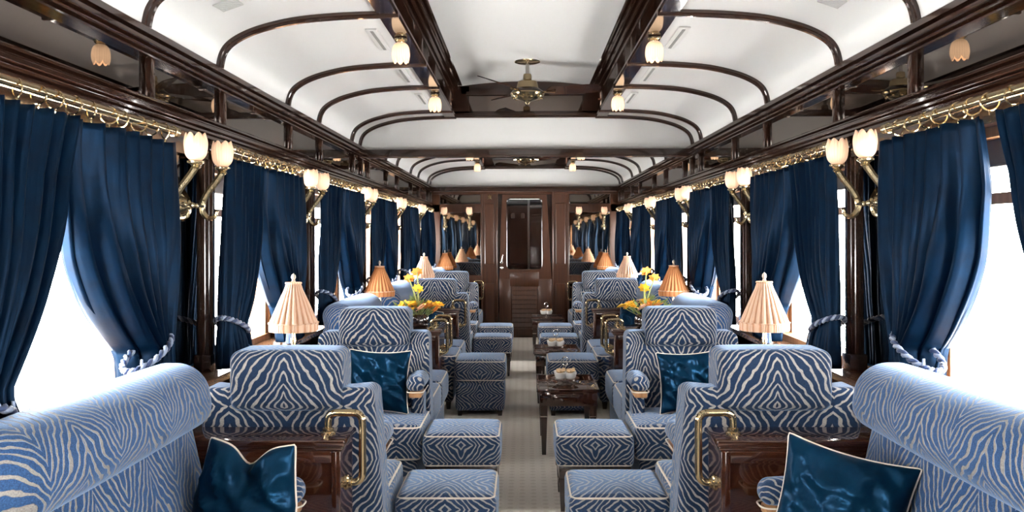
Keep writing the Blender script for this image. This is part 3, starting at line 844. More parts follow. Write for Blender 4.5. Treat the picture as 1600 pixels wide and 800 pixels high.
# ------------------------------------------------------------------ curtains, rods, tiebacks
def curtain_mesh(s, far, seed, h=0.0):
    """local origin: window centre at rod height; x toward the saloon is -s"""
    rnd = random.Random(seed)
    bm = BM()
    nu, nv = 84, 34
    zt, ztie, zb = 1.712, 1.01 + rnd.uniform(-0.01, 0.01), 0.845
    nf = 7.5
    ph = rnd.uniform(0, 6.28)
    if not far: zt2 = 0
    rows = []
    for j in range(nv + 1):
        v = j / nv
        if v < 0.84:
            t = v / 0.84; z = zt + (ztie - zt) * t; st = t
            RR = min(1, 0.15 + st * 1.6)
            if far: yi = -0.165 + 0.385 * st ** 3.2 + 0.15 * RR; yo = 0.59 - 0.12 * st ** 2
            else: yi = -(0.14 + 0.32 * st ** 1.3) + 0.02; yo = -0.625 - 0.035 * st
        else:
            t = (v - 0.84) / 0.16; z = ztie + (zb - ztie) * t
            RR = 1 - 0.6 * t
            if far: yi = 0.22 - 0.05 * t ** 0.6 + 0.15 * RR; yo = 0.47 + 0.03 * t
            else: yi = -0.44 + 0.03 * t ** 0.6; yo = -0.66 - 0.02 * t
            st = 1 - 0.5 * t
        if seed == 3 and v < 0.84: yi += 0.11 * (1 - st) ** 0.8
        if seed == 2: yi -= 0.03
        row = []
        for i in range(nu + 1):
            u = i / nu
            uu = u ** (1.0 - 0.15 * st) if not far else u ** (1 + 0.5 * RR)
            y = yi + (yo - yi) * uu
            amp = 0.017 + 0.012 * min(1, st * 1.4) - 0.012 * max(0, st - 0.8)
            fo = math.sin(2 * PI * nf * u + ph + 0.9 * math.sin(3.1 * u * PI + st * 1.2))
            fo2 = math.sin(2 * PI * nf * 2.3 * u + ph * 1.7 + st * 2.0)
            x = amp * (fo * (1.0 - 0.2 * st) + 0.25 * fo2)
            # draped belly of the free edge
            if st > 0.25:
                b = (st - 0.25) / 0.75
                x += -0.020 * math.sin(PI * min(1, b)) * (1 - u)
                y += (0.012 * math.sin(9 * u + 5 * st)) * b * (1 - abs(2 * u - 1))
            if far: x += (0.125 * max(0, 1 - u / 0.30) - 0.012) * RR
            if u < 0.03: x -= 0.010 * (1 - u / 0.03)
            nz_ = noise.noise(Vector((y * 5 + seed, z * 4, seed * 1.3))) * 0.007
            x += nz_
            zz = z
            if j == 0: zz -= 0.006 * abs(math.sin(PI * nf * u))
            # swag: the cloth sags toward the tie
            if far and v < 0.84: zz -= 0.02 * math.sin(PI * st) * (1 - u)
            row.append(bm.verts.new((s * (1.242 + max(-0.045, min(0.042 + (0.11 * max(0, 1 - u / 0.33) * RR if far else 0), x))), y, zz)))
        rows.append(row)
    for A, B in zip(rows, rows[1:]):
        for i in range(nu): bm.faces.new((A[i], A[i + 1], B[i + 1], B[i]))
    # thickness
    bmesh.ops.recalc_face_normals(bm, faces=bm.faces)
    bm.normal_update()
    front = [[v for v in row] for row in rows]
    back = [[bm.verts.new(v.co - v.normal * 0.0035) for v in row] for row in rows]
    for A, B in zip(back, back[1:]):
        for i in range(nu): bm.faces.new((A[i], B[i], B[i + 1], A[i + 1]))
    for i in range(nu):
        bm.faces.new((front[0][i], back[0][i], back[0][i + 1], front[0][i + 1]))
        bm.faces.new((front[-1][i], front[-1][i + 1], back[-1][i + 1], back[-1][i]))
    for j in range(nv):
        bm.faces.new((front[j][0], front[j + 1][0], back[j + 1][0], back[j][0]))
        bm.faces.new((front[j][-1], back[j][-1], back[j + 1][-1], front[j + 1][-1]))
    return bm

def rope_loop(cx, cy, rx, ry, z, tilt, R=0.0072):
    """two strands twisted round each other on an ellipse"""
    out = []
    for k in range(2):
        bm = BM(); pts = []
        n = 90
        for i in range(n):
            a = 2 * PI * i / n; tw = a * 13 + k * PI
            rr = R * 0.75
            px, py = math.cos(a), math.sin(a)
            base = Vector((cx + rx * px, cy + ry * py, z + tilt * py))
            outw = Vector((px, py, 0)).normalized()
            pts.append(base + outw * rr * math.cos(tw) + Vector((0, 0, rr * math.sin(tw))))
        tube(bm, pts, R * 0.95, 6, closed=True)
        out.append(bm)
    return out

WORD = {0: 'nearest window', 1: 'second window', 2: 'third window', 3: 'fourth window', 4: 'fifth window', 5: 'farthest window'}
VIS = [w for w in WINS if w > 2]
ring_me = None
for wi, w in enumerate(VIS):
    for s, nm in ((-1, 'left'), (1, 'right')):
        # rod
        rod = thing('curtain_rod', 'brass curtain rod with rings above the %s of the %s wall' % (WORD[wi], nm), 'curtain rod', (s * 1.242, w, 1.752), 0, 'brass curtain rods')
        bm = BM(); tube(bm, [(0, -0.55, 0), (0, 0.55, 0)], 0.015, 14); link_mesh('rod', bm, 'brass', rod)
        for q in (-1, 1):
            bm = BM(); lathe(bm, [(0.0125, 0.0), (0.019, 0.004), (0.019, 0.014), (0.013, 0.018), (0.018, 0.026), (0.018, 0.036), (0.012, 0.042), (0.0, 0.045)], 14, (0, 0, 0), axis='y')
            if q < 0: bmesh.ops.scale(bm, vec=(1, -1, 1), verts=bm.verts)
            link_mesh('finial', bm, 'oldbrass', rod, loc=(0, q * 0.545, 0))
            bm = BM(); box(bm, min(0, s * 0.05), max(0, s * 0.05), -0.006, 0.006, -0.004, 0.008, 0.002); link_mesh('bracket', bm, 'oldbrass', rod, loc=(0, q * 0.50, 0.014))
        for k in range(11):
            if ring_me is None:
                bm = BM()
                pts = [(0.024 * math.cos(2 * PI * i / 20), 0, -0.010 + 0.024 * math.sin(2 * PI * i / 20)) for i in range(20)]
                tube(bm, pts, 0.0026, 6, closed=True)
                lathe(bm, [(0.002, -0.046), (0.004, -0.040), (0.002, -0.034)], 6)
                rg = link_mesh('ring', bm, 'brass', rod); ring_me = rg
            else:
                rg = ring_me.copy(); COL.objects.link(rg); rg.parent = rod
            rg.location = (0, -0.47 + 0.094 * k + random.uniform(-0.018, 0.018), 0)
            rg.rotation_euler = (0, 0, random.uniform(-0.7, 0.7))
        for far in (False, True):
            seed = wi * 4 + (s > 0) * 2 + far
            side = 'far side' if far else 'near side'
            o = link_mesh('curtain', curtain_mesh(s, far, seed), 'curtain', smooth='full')
            tag(o, 'dark blue velvet curtain tied back at the %s of the %s, %s wall' % (side, WORD[wi], nm), 'curtain', 'blue velvet curtains')
            o.location = (0, w, 0)
            # tieback
            yc = 0.345 if far else -0.55
            tb = thing('curtain_tieback', 'twisted blue and white rope tieback, %s curtain, %s, %s wall' % ('far' if far else 'near', WORD[wi], nm), 'tieback', (s * 1.242, w + yc, 1.01), 0, 'rope curtain tiebacks')
            b1, b2 = rope_loop(0, 0, 0.052, 0.135, 0, (0.045 if far else -0.045))
            link_mesh('rope', b1, 'rope', tb, smooth='full'); link_mesh('rope', b2, 'ropedark', tb, smooth='full')
            bm = BM()
            ty = (-0.11 if far else 0.11)
            lathe(bm, [(0.004, 0.01), (0.006, -0.03), (0.012, -0.038), (0.015, -0.05), (0.010, -0.058)], 12, (-s * 0.03, ty, -0.02))
            link_mesh('tassel_head', bm, 'rope', tb)
            bm = BM(); lathe(bm, [(0.010, -0.056), (0.017, -0.075), (0.021, -0.11), (0.024, -0.15), (0.0, -0.15)], 28, (-s * 0.03, ty, -0.02), rfun=lambda a, h: 1 + 0.08 * math.cos(a * 14))
            link_mesh('tassel', bm, 'tassel', tb)

# ------------------------------------------------------------------ seating
def wood_leg(bm, x, y, z0, z1, w0, w1):
    vs = []
    for z, w in ((z0, w0), (z1, w1)):
        vs += [bm.verts.new((x + a * w / 2, y + b * w / 2, z)) for a, b in ((-1, -1), (1, -1), (1, 1), (-1, 1))]
    bm.faces.new(vs[:4][::-1]); bm.faces.new(vs[4:])
    for i in range(4): bm.faces.new((vs[i], vs[(i + 1) % 4], vs[4 + (i + 1) % 4], vs[4 + i]))

def arm_pad(root, x, y0, y1, zt, side):
    """slender padded arm coming forward from the back, on a honey-wood rail"""
    bm = BM()
    def df(px, py, pz):
        t = (py - y1) / (y0 - y1)     # 0 at back, 1 at front
        return (px + 0.0, py, pz + 0.012 * math.sin(t * PI * 0.6) - 0.01 * t)
    rbox(bm, x - 0.047, x + 0.047, y0, y1, zt - 0.075, zt, 0.034, 4, 4, (0.004, 0, 0.006), df)
    a = link_mesh('arm', bm, 'zebra_stool', root, smooth='full')
    bm = BM(); box(bm, x - 0.034, x + 0.034, y0 + 0.014, y0 + 0.16, zt - 0.108, zt - 0.076, 0.008); link_mesh('arm_rail', bm, 'honey', a)
    bm = BM(); tube(bm, [(px, py, zt - 0.077) for px, py in rrect(x - 0.045, x + 0.045, y0, y1, 0.03, 4)], 0.003, 6, closed=True); link_mesh('piping', bm, 'piping', a)
    # upholstered infill between rail and seat
    bm = BM(); rbox(bm, x - 0.035, x + 0.035, y0 + 0.10, y1, 0.40, zt - 0.10, 0.02, 3, 3); link_mesh('arm_panel', bm, 'zebra', a, smooth='full')
    return a

def armchair():
    root = thing('armchair', '', 'armchair')
    bm = BM(); rbox(bm, -0.30, 0.30, -0.47, 0.02, 0.06, 0.25, 0.03, 3, 6, (0.0, 0.005, 0)); base = link_mesh('seat_base', bm, 'zebra', root, smooth='full')
    bm = BM(); rbox(bm, -0.325, 0.325, -0.50, 0.02, 0.245, 0.425, 0.035, 4, 8, (0.006, 0.008, 0.014)); seat = link_mesh('seat', bm, 'zebra_stool', root, smooth='full')
    link_mesh('piping', piping_ring(-0.325, 0.325, -0.50, 0.02, 0.413, 0.035, ins=0.008, rad=0.005), 'piping', seat)
    link_mesh('piping', piping_ring(-0.325, 0.325, -0.50, 0.02, 0.257, 0.035, ins=0.008, rad=0.005), 'piping', seat)
    bm = BM()
    def df(x, y, z):
        t = (z - 0.1) / 0.75
        w = 1 + 0.10 * (1 - t)
        wing = -0.07 * max(0, (abs(x) - 0.22) / 0.09) ** 1.5 * (1 if y < 0.07 else 0.0)      # edges come forward a little
        return (x * w, y + wing + 0.06 * t * t - 0.02 - 0.05 * (1 - t), z)
    rbox(bm, -0.31, 0.31, 0.0, 0.14, 0.08, 0.845, 0.036, 4, 10, (0, 0.006, 0), df)
    back = link_mesh('backrest', bm, 'zebra', root, smooth='full')
    bm = BM(); rbox(bm, -0.200, 0.200, -0.015, 0.190, 0.765, 0.977, 0.036, 5, 8, (0.003, 0.008, 0.006)); link_mesh('headrest', bm, 'zebra', root, smooth='full')
    for s in (-1, 1): arm_pad(root, s * 0.268, -0.30, -0.02, 0.635, s)
    for x in (-0.26, 0.26):
        for y in (-0.43, 0.06):
            bm = BM(); wood_leg(bm, x, y, 0.0, 0.07, 0.03, 0.045); link_mesh('leg', bm, 'ebony', root, smooth=False)
    return root

def sofa():
    """two-place window sofa, long side against the wall; local -y faces the aisle"""
    root = thing('sofa', '', 'sofa')
    L = 0.535
    bm = BM(); rbox(bm, -L + 0.01, L - 0.01, -0.46, 0.14, 0.06, 0.26, 0.03, 3, 8); link_mesh('seat_base', bm, 'zebra', root, smooth='full')
    for q in (-1, 1):
        a, b = sorted((q * 0.002, q * L))
        bm = BM(); rbox(bm, a, b, -0.49, 0.02, 0.255, 0.44, 0.04, 4, 8, (0.004, 0.008, 0.014)); st = link_mesh('seat_cushion', bm, 'zebra_stool', root, smooth='full')
        link_mesh('piping', piping_ring(a, b, -0.49, 0.02, 0.427, 0.04, ins=0.009, rad=0.005), 'piping', st)
        link_mesh('piping', piping_ring(a, b, -0.49, 0.02, 0.268, 0.04, ins=0.009, rad=0.005), 'piping', st)
    bm = BM()
    def df(x, y, z):
        t = (z - 0.1) / 0.75
        return (x, y + 0.09 * t - 0.09 * (1 if y < 0.1 else 0.2) * (1 - t) * 0.8 - 0.04, z)
    rbox(bm, -L, L, 0.0, 0.12, 0.10, 0.86, 0.05, 4, 10, (0, 0.012, 0), df); link_mesh('backrest', bm, 'zebra_long', root, smooth='full')
    bm = BM()
    def df2(x, y, z):
        e = max(0, (abs(x) - (L - 0.10)) / 0.10)
        return (x, y + 0.03 * (z - 0.80) / 0.2, z - 0.012 * e * e)
    rbox(bm, -L - 0.005, L + 0.005, -0.045, 0.155, 0.78, 0.985, 0.085, 6, 10, (0.01, 0.012, 0.006), df2); link_mesh('headrest', bm, 'zebra_long', root, smooth='full')
    for s in (-1, 1): arm_pad(root, s * (L - 0.06), -0.33, -0.02, 0.615, s)
    for x in (-L + 0.06, L - 0.06):
        for y in (-0.42, 0.08):
            bm = BM(); wood_leg(bm, x, y, 0.0, 0.07, 0.03, 0.045); link_mesh('leg', bm, 'ebony', root, smooth=False)
    return root

CH_Y = [(3.20, PI, 'with its back to the camera, nearest'), (4.82, 0, 'facing the camera in the near saloon'), (3.20 + PER, PI, 'with its back to the camera, past the cross beam'), (4.82 + PER, 0, 'facing the camera, nearest the far wall')]
ch = None
for y, rz, d in CH_Y:
    for s, nm in ((-1, 'left'), (1, 'right')):
        if ch is None: ch = armchair(); r = ch
        else: r = dup(ch, (0, 0, 0))
        r.location = (s * 0.865, y, 0); r.rotation_euler = (0, 0, rz)
        r['label'] = 'zebra velvet armchair, %s, %s' % (nm, d); r['group'] = 'zebra velvet armchairs'
so = None
for y, d in ((2.225, 'in the foreground, cut by the frame edge'), (5.56, 'between an armchair and the flower cabinet'), (2.235 + PER, 'just past the cross beam'), (5.56 + PER, 'at the far end of the carriage')):
    for s, nm in ((-1, 'left'), (1, 'right')):
        if so is None: so = sofa(); r = so
        else: r = dup(so, (0, 0, 0))
        r.location = (s * 1.045, y, 0); r.rotation_euler = (0, 0, -PI / 2 if s > 0 else PI / 2)
        r['label'] = 'zebra velvet window sofa, %s, %s' % (nm, d); r['group'] = 'zebra velvet window sofas'

def footstool():
    root = thing('footstool', '', 'footstool')
    bm = BM(); rbox(bm, -0.195, 0.195, 0.0, 0.40, 0.225, 0.39, 0.032, 4, 8, (0.004, 0.004, 0.012)); st = link_mesh('cushion', bm, 'zebra_stool', root, smooth='full')
    for z in (0.379, 0.236): link_mesh('piping', piping_ring(-0.195, 0.195, 0.0, 0.40, z, 0.032, ins=0.008, rad=0.0045), 'piping', st)
    bm = BM()
    box(bm, -0.18, 0.18, 0.015, 0.045, 0.165, 0.228, 0.003); box(bm, -0.18, 0.18, 0.355, 0.385, 0.165, 0.228, 0.003)
    box(bm, -0.18, -0.15, 0.03, 0.37, 0.165, 0.228, 0.003); box(bm, 0.15, 0.18, 0.03, 0.37, 0.165, 0.228, 0.003)
    link_mesh('frame', bm, 'ebony', root)
    for x in (-0.162, 0.162):
        for y in (0.035, 0.365):
            bm = BM(); wood_leg(bm, x, y, 0.0, 0.15, 0.020, 0.034); box(bm, x - 0.023, x + 0.023, y - 0.023, y + 0.023, 0.148, 0.168, 0.004)
            link_mesh('leg', bm, 'ebony', root, smooth=False)
    return root
fs = None
for y, d in ((3.27, 'nearest the camera'), (4.28, 'beside the facing armchair'), (8.46, 'third along the aisle'), (9.48, 'farthest along the aisle')):
    for s, nm in ((-1, 'left'), (1, 'right')):
        if fs is None: fs = footstool(); r = fs
        else: r = dup(fs, (0, 0, 0))
        r.location = (s * 0.335 + (0.012 if y < 4 else 0), y, 0)
        r['label'] = 'small zebra velvet footstool on dark wood legs, %s row, %s' % (nm, d); r['group'] = 'zebra velvet footstools'

def pouf():
    root = thing('pouf', '', 'pouf')
    bm = BM(); rbox(bm, -0.188, 0.188, 0.005, 0.465, 0.04, 0.275, 0.03, 3, 6); link_mesh('base', bm, 'zebra_stool', root, smooth='full')
    bm = BM(); rbox(bm, -0.198, 0.198, 0.0, 0.475, 0.265, 0.43, 0.035, 4, 8, (0.004, 0.004, 0.014)); c = link_mesh('cushion', bm, 'zebra_stool', root, smooth='full')
    for z in (0.418, 0.277): link_mesh('piping', piping_ring(-0.198, 0.198, 0.0, 0.475, z, 0.035, ins=0.008, rad=0.005), 'piping', c)
    for x in (-0.155, 0.155):
        for y in (0.05, 0.42):
            bm = BM(); wood_leg(bm, x, y, 0.0, 0.05, 0.03, 0.04); link_mesh('leg', bm, 'ebony', root, smooth=False)
    return root
pf = pouf(); pf.location = (-0.36, 6.58, 0); pf['label'] = 'square fully upholstered zebra velvet pouf, left of the aisle'; pf['group'] = 'zebra velvet poufs'
dup(pf, (0.36, 6.58, 0), 0, 'square fully upholstered zebra velvet pouf, right of the aisle')

# ------------------------------------------------------------------ cabinets with brass rails
def cabinet(depth, handles):
    """local: aisle end at x=0, body runs to +x (the wall); near face y=0"""
    root = thing('cabinet', '', 'cabinet')
    W = 0.735; H = 0.715
    bm = BM()
    box(bm, 0.0, W, 0.012, depth - 0.012, 0.03, H - 0.03)
    box(bm, 0.02, W, 0.02, depth - 0.02, 0.0, 0.04)
    link_mesh('body', bm, 'woodred', root, smooth=False)
    bm = BM(); box(bm, -0.014, W, -0.004, depth + 0.004, H - 0.022, H, 0.006); box(bm, -0.006, W, 0.004, depth - 0.004, H - 0.036, H - 0.022, 0.004)
    link_mesh('top', bm, 'woodred', root)
    for (ya, yb) in ((0.0, 0.014), (depth - 0.014, depth)):
        bm = BM()
        box(bm, 0.0, 0.03, ya, yb, 0.04, H - 0.036, 0.003); box(bm, W - 0.05, W, ya, yb, 0.04, H - 0.036, 0.003)
        box(bm, 0.03, W - 0.05, ya, yb, H - 0.075, H - 0.036, 0.003); box(bm, 0.03, W - 0.05, ya, yb, 0.04, 0.12, 0.003)
        link_mesh('panel_frame', bm, 'woodred', root)
    for hy in handles:
        bm = BM()
        path = [(0.062, hy, H), (0.062, hy, H + 0.045), (0.055, hy, H + 0.062), (0.038, hy, H + 0.070), (0.0, hy, H + 0.070), (-0.035, hy, H + 0.068), (-0.050, hy, H + 0.054), (-0.054, hy, H + 0.035), (-0.054, hy, H - 0.06), (-0.054, hy, H - 0.125), (-0.050, hy, H - 0.150), (-0.036, hy, H - 0.163), (-0.018, hy, H - 0.165), (0.0, hy, H - 0.165)]
        tube(bm, crom(path, 4), 0.0125, 14)
        h = link_mesh('handle', bm, 'brass', root, smooth='full')
        bm = BM(); lathe(bm, [(0.026, 0.0), (0.026, 0.005), (0.019, 0.009), (0.019, 0.018), (0.013, 0.021)], 18, (0.062, hy, H))
        link_mesh('flange', bm, 'brass', h)
        bm = BM(); lathe(bm, [(0.013, -0.021), (0.019, -0.018), (0.019, -0.009), (0.026, -0.005), (0.026, 0.0)], 18, (0.0, hy, H - 0.165), axis='x')
        link_mesh('flange', bm, 'brass', h)
    return root
cabs = [(2.80, 0.20, [0.10], 'beside the foreground sofa'), (6.10, 0.40, [0.04, 0.36], 'carrying the flowers, near the cross beam'), (2.82 + PER, 0.20, [0.10], 'past the cross beam'), (6.12 + PER, 0.40, [0.10], 'against the far end')]
protos = {}
for y, dep, hs, d in cabs:
    for s, nm in ((-1, 'left'), (1, 'right')):
        key = (dep, tuple(hs))
        if key not in protos: protos[key] = cabinet(dep, hs); r = protos[key]
        else: r = dup(protos[key], (0, 0, 0))
        r.location = (s * 0.622, y + (dep if s < 0 else 0), 0); r.rotation_euler = (0, 0, PI if s < 0 else 0)
        r['label'] = 'mahogany cabinet with brass rail, %s, %s' % (nm, d); r['group'] = 'mahogany dividing cabinets'
# fix handle positions: rotated cabinets keep their rail pattern

# window tables
wt = None
for y, d in ((3.74, 'in the near saloon'), (3.74 + PER, 'past the cross beam')):
    for s, nm in ((-1, 'left'), (1, 'right')):
        if wt is None:
            wt = thing('window_table', '', 'table')
            bm = BM(); box(bm, 0.0, 0.42, 0.0, 0.50, 0.70, 0.722, 0.006); link_mesh('tabletop', bm, 'woodred', wt)
            bm = BM(); box(bm, 0.02, 0.41, 0.02, 0.48, 0.66, 0.70, 0.003); link_mesh('apron', bm, 'wood', wt)
            for x in (0.045, 0.385):
                for yy in (0.05, 0.45):
                    bm = BM(); wood_leg(bm, x, yy, 0, 0.665, 0.022, 0.036); link_mesh('leg', bm, 'wood', wt, smooth=False)
            r = wt
        else: r = dup(wt, (0, 0, 0))
        r.location = (s * 0.935, y + (0.5 if s < 0 else 0), 0); r.rotation_euler = (0, 0, PI if s < 0 else 0)
        r['label'] = 'dark wood window table under a lamp, %s, %s' % (nm, d); r['group'] = 'window tables'

# table lamps
def table_lamp(mat):
    root = thing('table_lamp', '', 'table lamp')
    bm = BM(); lathe(bm, [(0.055, 0.0), (0.055, 0.008), (0.045, 0.014), (0.018, 0.022), (0.012, 0.035), (0.016, 0.05), (0.022, 0.07), (0.018, 0.10), (0.010, 0.16), (0.013, 0.185), (0.009, 0.20), (0.009, 0.235), (0.005, 0.24), (0.005, 0.46), (0.0, 0.46)], 20)
    link_mesh('base', bm, 'brass', root)
    zb, ztop = 0.228, 0.452
    n = 22
    bm = BM()
    def rf(a, h): return 1 + 0.14 * abs(math.sin(a * n / 2)) ** 0.7 - 0.07
    prof = [(0.105, zb + 0.034), (0.088, zb + 0.075), (0.062, zb + 0.14), (0.040, zb + 0.19), (0.031, ztop - 0.004)]
    lathe(bm, prof + [(r - 0.002, h) for r, h in prof[::-1]], n * 6, rfun=rf, cap=False)
    sh = link_mesh('lamp_shade', bm, mat, root, smooth='full')
    bm = BM(); lathe(bm, [(0.109, zb), (0.111, zb + 0.012), (0.110, zb + 0.036), (0.104, zb + 0.038), (0.106, zb + 0.01), (0.107, zb)], n * 6, rfun=lambda a, h: 1 + 0.012 * math.sin(a * 60), cap=False); link_mesh('fringe', bm, mat, sh)
    bm = BM(); tube(bm, [(0.112 * math.cos(2 * PI * i / 40), 0.112 * math.sin(2 * PI * i / 40), zb + 0.038) for i in range(40)], 0.003, 6, closed=True)
    link_mesh('trim_braid', bm, 'silk', sh); bm = BM()
    tube(bm, [(0.034 * math.cos(2 * PI * i / 30), 0.034 * math.sin(2 * PI * i / 30), ztop - 0.004) for i in range(30)], 0.0045, 6, closed=True)
    link_mesh('trim_braid', bm, 'silk', sh)
    bm = BM(); lathe(bm, [(0.004, ztop), (0.010, ztop + 0.004), (0.006, ztop + 0.010), (0.011, ztop + 0.022), (0.009, ztop + 0.032), (0.0, ztop + 0.042)], 14); link_mesh('finial', bm, 'piping', root)
    link_mesh('bulb', bulb_bm(0.33, 0.018), 'bulb', root, smooth='full')
    return root
LP = [(1.078, 3.93, 'silk', 0.722, 'nearest the camera, between two armchairs'), (1.085, 6.33, 'silk_glow', 0.715, 'on the cabinet by the flowers'), (1.07, 3.93 + PER, 'silk', 0.722, 'past the cross beam'), (1.075, 6.36 + PER, 'silk_glow', 0.715, 'at the far wall')]
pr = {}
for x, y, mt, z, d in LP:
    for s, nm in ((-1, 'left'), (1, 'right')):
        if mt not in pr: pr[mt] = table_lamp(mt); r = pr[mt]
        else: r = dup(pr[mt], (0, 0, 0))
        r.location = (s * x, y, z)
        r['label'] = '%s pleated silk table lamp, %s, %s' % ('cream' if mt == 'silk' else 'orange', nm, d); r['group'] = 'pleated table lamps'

# ------------------------------------------------------------------ aisle tables
def side_table():
    root = thing('side_table', '', 'side table')
    W, D, H = 0.39, 0.60, 0.415
    bm = BM(); box(bm, 0, W, 0, D, H - 0.016, H - 0.004, 0.003)
    for (a, b, c, d) in ((0, W, 0, 0.012), (0, W, D - 0.012, D), (0, 0.012, 0, D), (W - 0.012, W, 0, D)): box(bm, a, b, c, d, H - 0.016, H + 0.004, 0.002)
    t = link_mesh('tabletop', bm, 'tablewood', root)
    bm = BM()
    for x in (0.068, W - 0.068): box(bm, x - 0.0015, x + 0.0015, 0.02, D - 0.02, H - 0.0045, H - 0.0035)
    link_mesh('inlay', bm, 'brass', t, smooth=False)
    bm = BM(); box(bm, 0.014, W - 0.014, 0.014, D - 0.014, H - 0.105, H - 0.016, 0.002)
    link_mesh('apron', bm, 'tablewood', root)
    bm = BM()
    box(bm, 0.08, W - 0.08, 0.006, 0.016, H - 0.095, H - 0.03, 0.003); box(bm, 0.092, W - 0.092, 0.002, 0.01, H - 0.085, H - 0.04, 0.003)
    link_mesh('drawer', bm, 'woodred', root)
    for x in (0.04, W - 0.04):
        for y in (0.04, D - 0.04):
            bm = BM(); wood_leg(bm, x, y, 0, H - 0.10, 0.026, 0.046)
            l = link_mesh('leg', bm, 'wood', root, smooth=False)
            bm = BM(); box(bm, x - 0.0225, x + 0.0225, y - 0.0225, y + 0.0225, H - 0.175, H - 0.168); link_mesh('leg_band', bm, 'silver', l, smooth=False)
    return root
def caddy():
    root = thing('snack_stand', '', 'serving stand')
    bm = BM(); lathe(bm, [(0.05, 0.0), (0.055, 0.004), (0.02, 0.012), (0.02, 0.02), (0.072, 0.026), (0.078, 0.034), (0.0, 0.028)], 24); link_mesh('dish', bm, 'silver', root)
    bm = BM(); tube(bm, [(0, 0, 0.025), (0, 0, 0.098)], 0.003, 8)
    tube(bm, [(0.017 * math.cos(2 * PI * i / 24), 0, 0.118 + 0.022 * math.sin(2 * PI * i / 24)) for i in range(24)], 0.0028, 6, closed=True); link_mesh('ring_handle', bm, 'silver', root)
    return root
def bowl():
    root = thing('bowl', '', 'bowl')
    bm = BM(); lathe(bm, [(0.018, 0.0), (0.026, 0.006), (0.033, 0.032), (0.031, 0.033), (0.024, 0.012), (0.0, 0.008)], 20); link_mesh('dish', bm, 'china', root)
    bm = BM()
    for k in range(9):
        a = k * 2.4; rr = 0.006 * math.sqrt(k)
        lathe(bm, [(0.0, -0.007), (0.008, 0.0), (0.0, 0.008)], 6, (rr * math.cos(a) * 1.2, rr * math.sin(a) * 1.2, 0.034 + 0.004 * (k % 3)))
    o = link_mesh('snacks', bm, 'snack', root)
    return root
st = cd = bw = None
for y, d in ((5.40, 'nearest the camera'), (7.07, 'the middle one of three'), (10.05, 'nearest the door')):
    if st is None: st = side_table(); r = st; cd = caddy(); c = cd
    else: r = dup(st, (0, 0, 0)); c = dup(cd, (0, 0, 0))
    r.location = (0.066, y, 0); r['label'] = 'small mahogany side table in the aisle, %s' % d; r['group'] = 'aisle side tables'
    c.location = (0.25, y + 0.22, 0.4115); c.scale = (1.2, 1.2, 1.3); c['label'] = 'silver snack stand with ring handle, on the side table %s' % d; c['group'] = 'silver snack stands'
    for k in range(4):
        a = PI / 4 + k * PI / 2
        if bw is None: bw = bowl(); b = bw
        else: b = dup(bw, (0, 0, 0))
        b.location = (0.25 + 0.046 * math.cos(a), y + 0.22 + 0.046 * math.sin(a), 0.4115 + 0.044); b.scale = (1.3, 1.3, 1.25)
        b['label'] = 'white snack bowl, %s %s of the stand, side table %s' % ('rear' if math.sin(a) > 0 else 'front', 'right' if math.cos(a) > 0 else 'left', d); b['group'] = 'snack bowls'

# ------------------------------------------------------------------ pillows
def pillow(label, loc, size, rot, seed, chop=0.0, th=0.13, group='velvet scatter cushions'):
    """local: face in xz, normal -y"""
    root = thing('cushion', label, 'cushion', loc, 0, group); root.rotation_euler = rot
    n = 36; bm = BM(); G = []
    a = size / 2
    def pt(u, v, sg):
        x = a * u * (1 - 0.10 * (1 - v * v)) ; z = a * v * (1 - 0.10 * (1 - u * u))
        if chop: z -= chop * math.exp(-(u / 0.33) ** 2) * max(0, v + 0.2) * a; x *= 1 - 1.0 * chop * max(0, v)
        edge = (1 - u ** 2) * (1 - v ** 2)
        t = th / 2 * (max(0, edge) ** 0.42)
        w = noise.noise(Vector((u * 1.6 + seed * 3.1, v * 1.6, seed + sg))) * 0.5
        ridge = (1 - abs(noise.noise(Vector((u * 1.3 + 4 + seed, v * 2.4 + u * 1.1, seed * 2.0 + sg * 3))) * 3.2))
        t *= 1 + 0.35 * w + 0.28 * max(-0.5, ridge)
        cr = 1.2 - abs(noise.noise(Vector((u * 2.6 + v * 1.5 + seed * 7.7, v * 1.2 - u * 0.6, seed + 5.0 * sg)))) * 5
        t += 0.020 * max(0, cr) * min(1, edge * 2.5)
        if chop: t *= 1 - 0.55 * math.exp(-(u / 0.22) ** 2) * max(0, v + 0.3)
        return Vector((x, sg * t, z))
    gr = {}
    for sg in (-1, 1):
        for i in range(n + 1):
            for j in range(n + 1):
                u = -math.cos(PI * i / n); v = -math.cos(PI * j / n)
                if i in (0, n) or j in (0, n):
                    if sg == 1: gr[(1, i, j)] = gr[(-1, i, j)]; continue
                gr[(sg, i, j)] = bm.verts.new(pt(u, v, sg))
        for i in range(n):
            for j in range(n):
                bm.faces.new((gr[(sg, i, j)], gr[(sg, i + 1, j)], gr[(sg, i + 1, j + 1)], gr[(sg, i, j + 1)]))
    edge = [gr[(-1, i, 0)].co.copy() for i in range(n)] + [gr[(-1, n, j)].co.copy() for j in range(n)] + [gr[(-1, i, n)].co.copy() for i in range(n, 0, -1)] + [gr[(-1, 0, j)].co.copy() for j in range(n, 0, -1)]
    pts = [edge[0]]
    for p in edge[1:]:
        if (p - pts[-1]).length > 0.006: pts.append(p)
    link_mesh('cover', bm, 'pillow', root, smooth='full')
    b2 = BM(); tube(b2, pts, 0.0042, 6, closed=True); link_mesh('piping', b2, 'piping', root, smooth='full')
    return root
pillow('dark blue velvet cushion with dented top, on the foreground left sofa', (-0.845, 2.53, 0.60), 0.345, Euler((-0.18, 0.06, -0.10)), 1, chop=0.24, th=0.15)
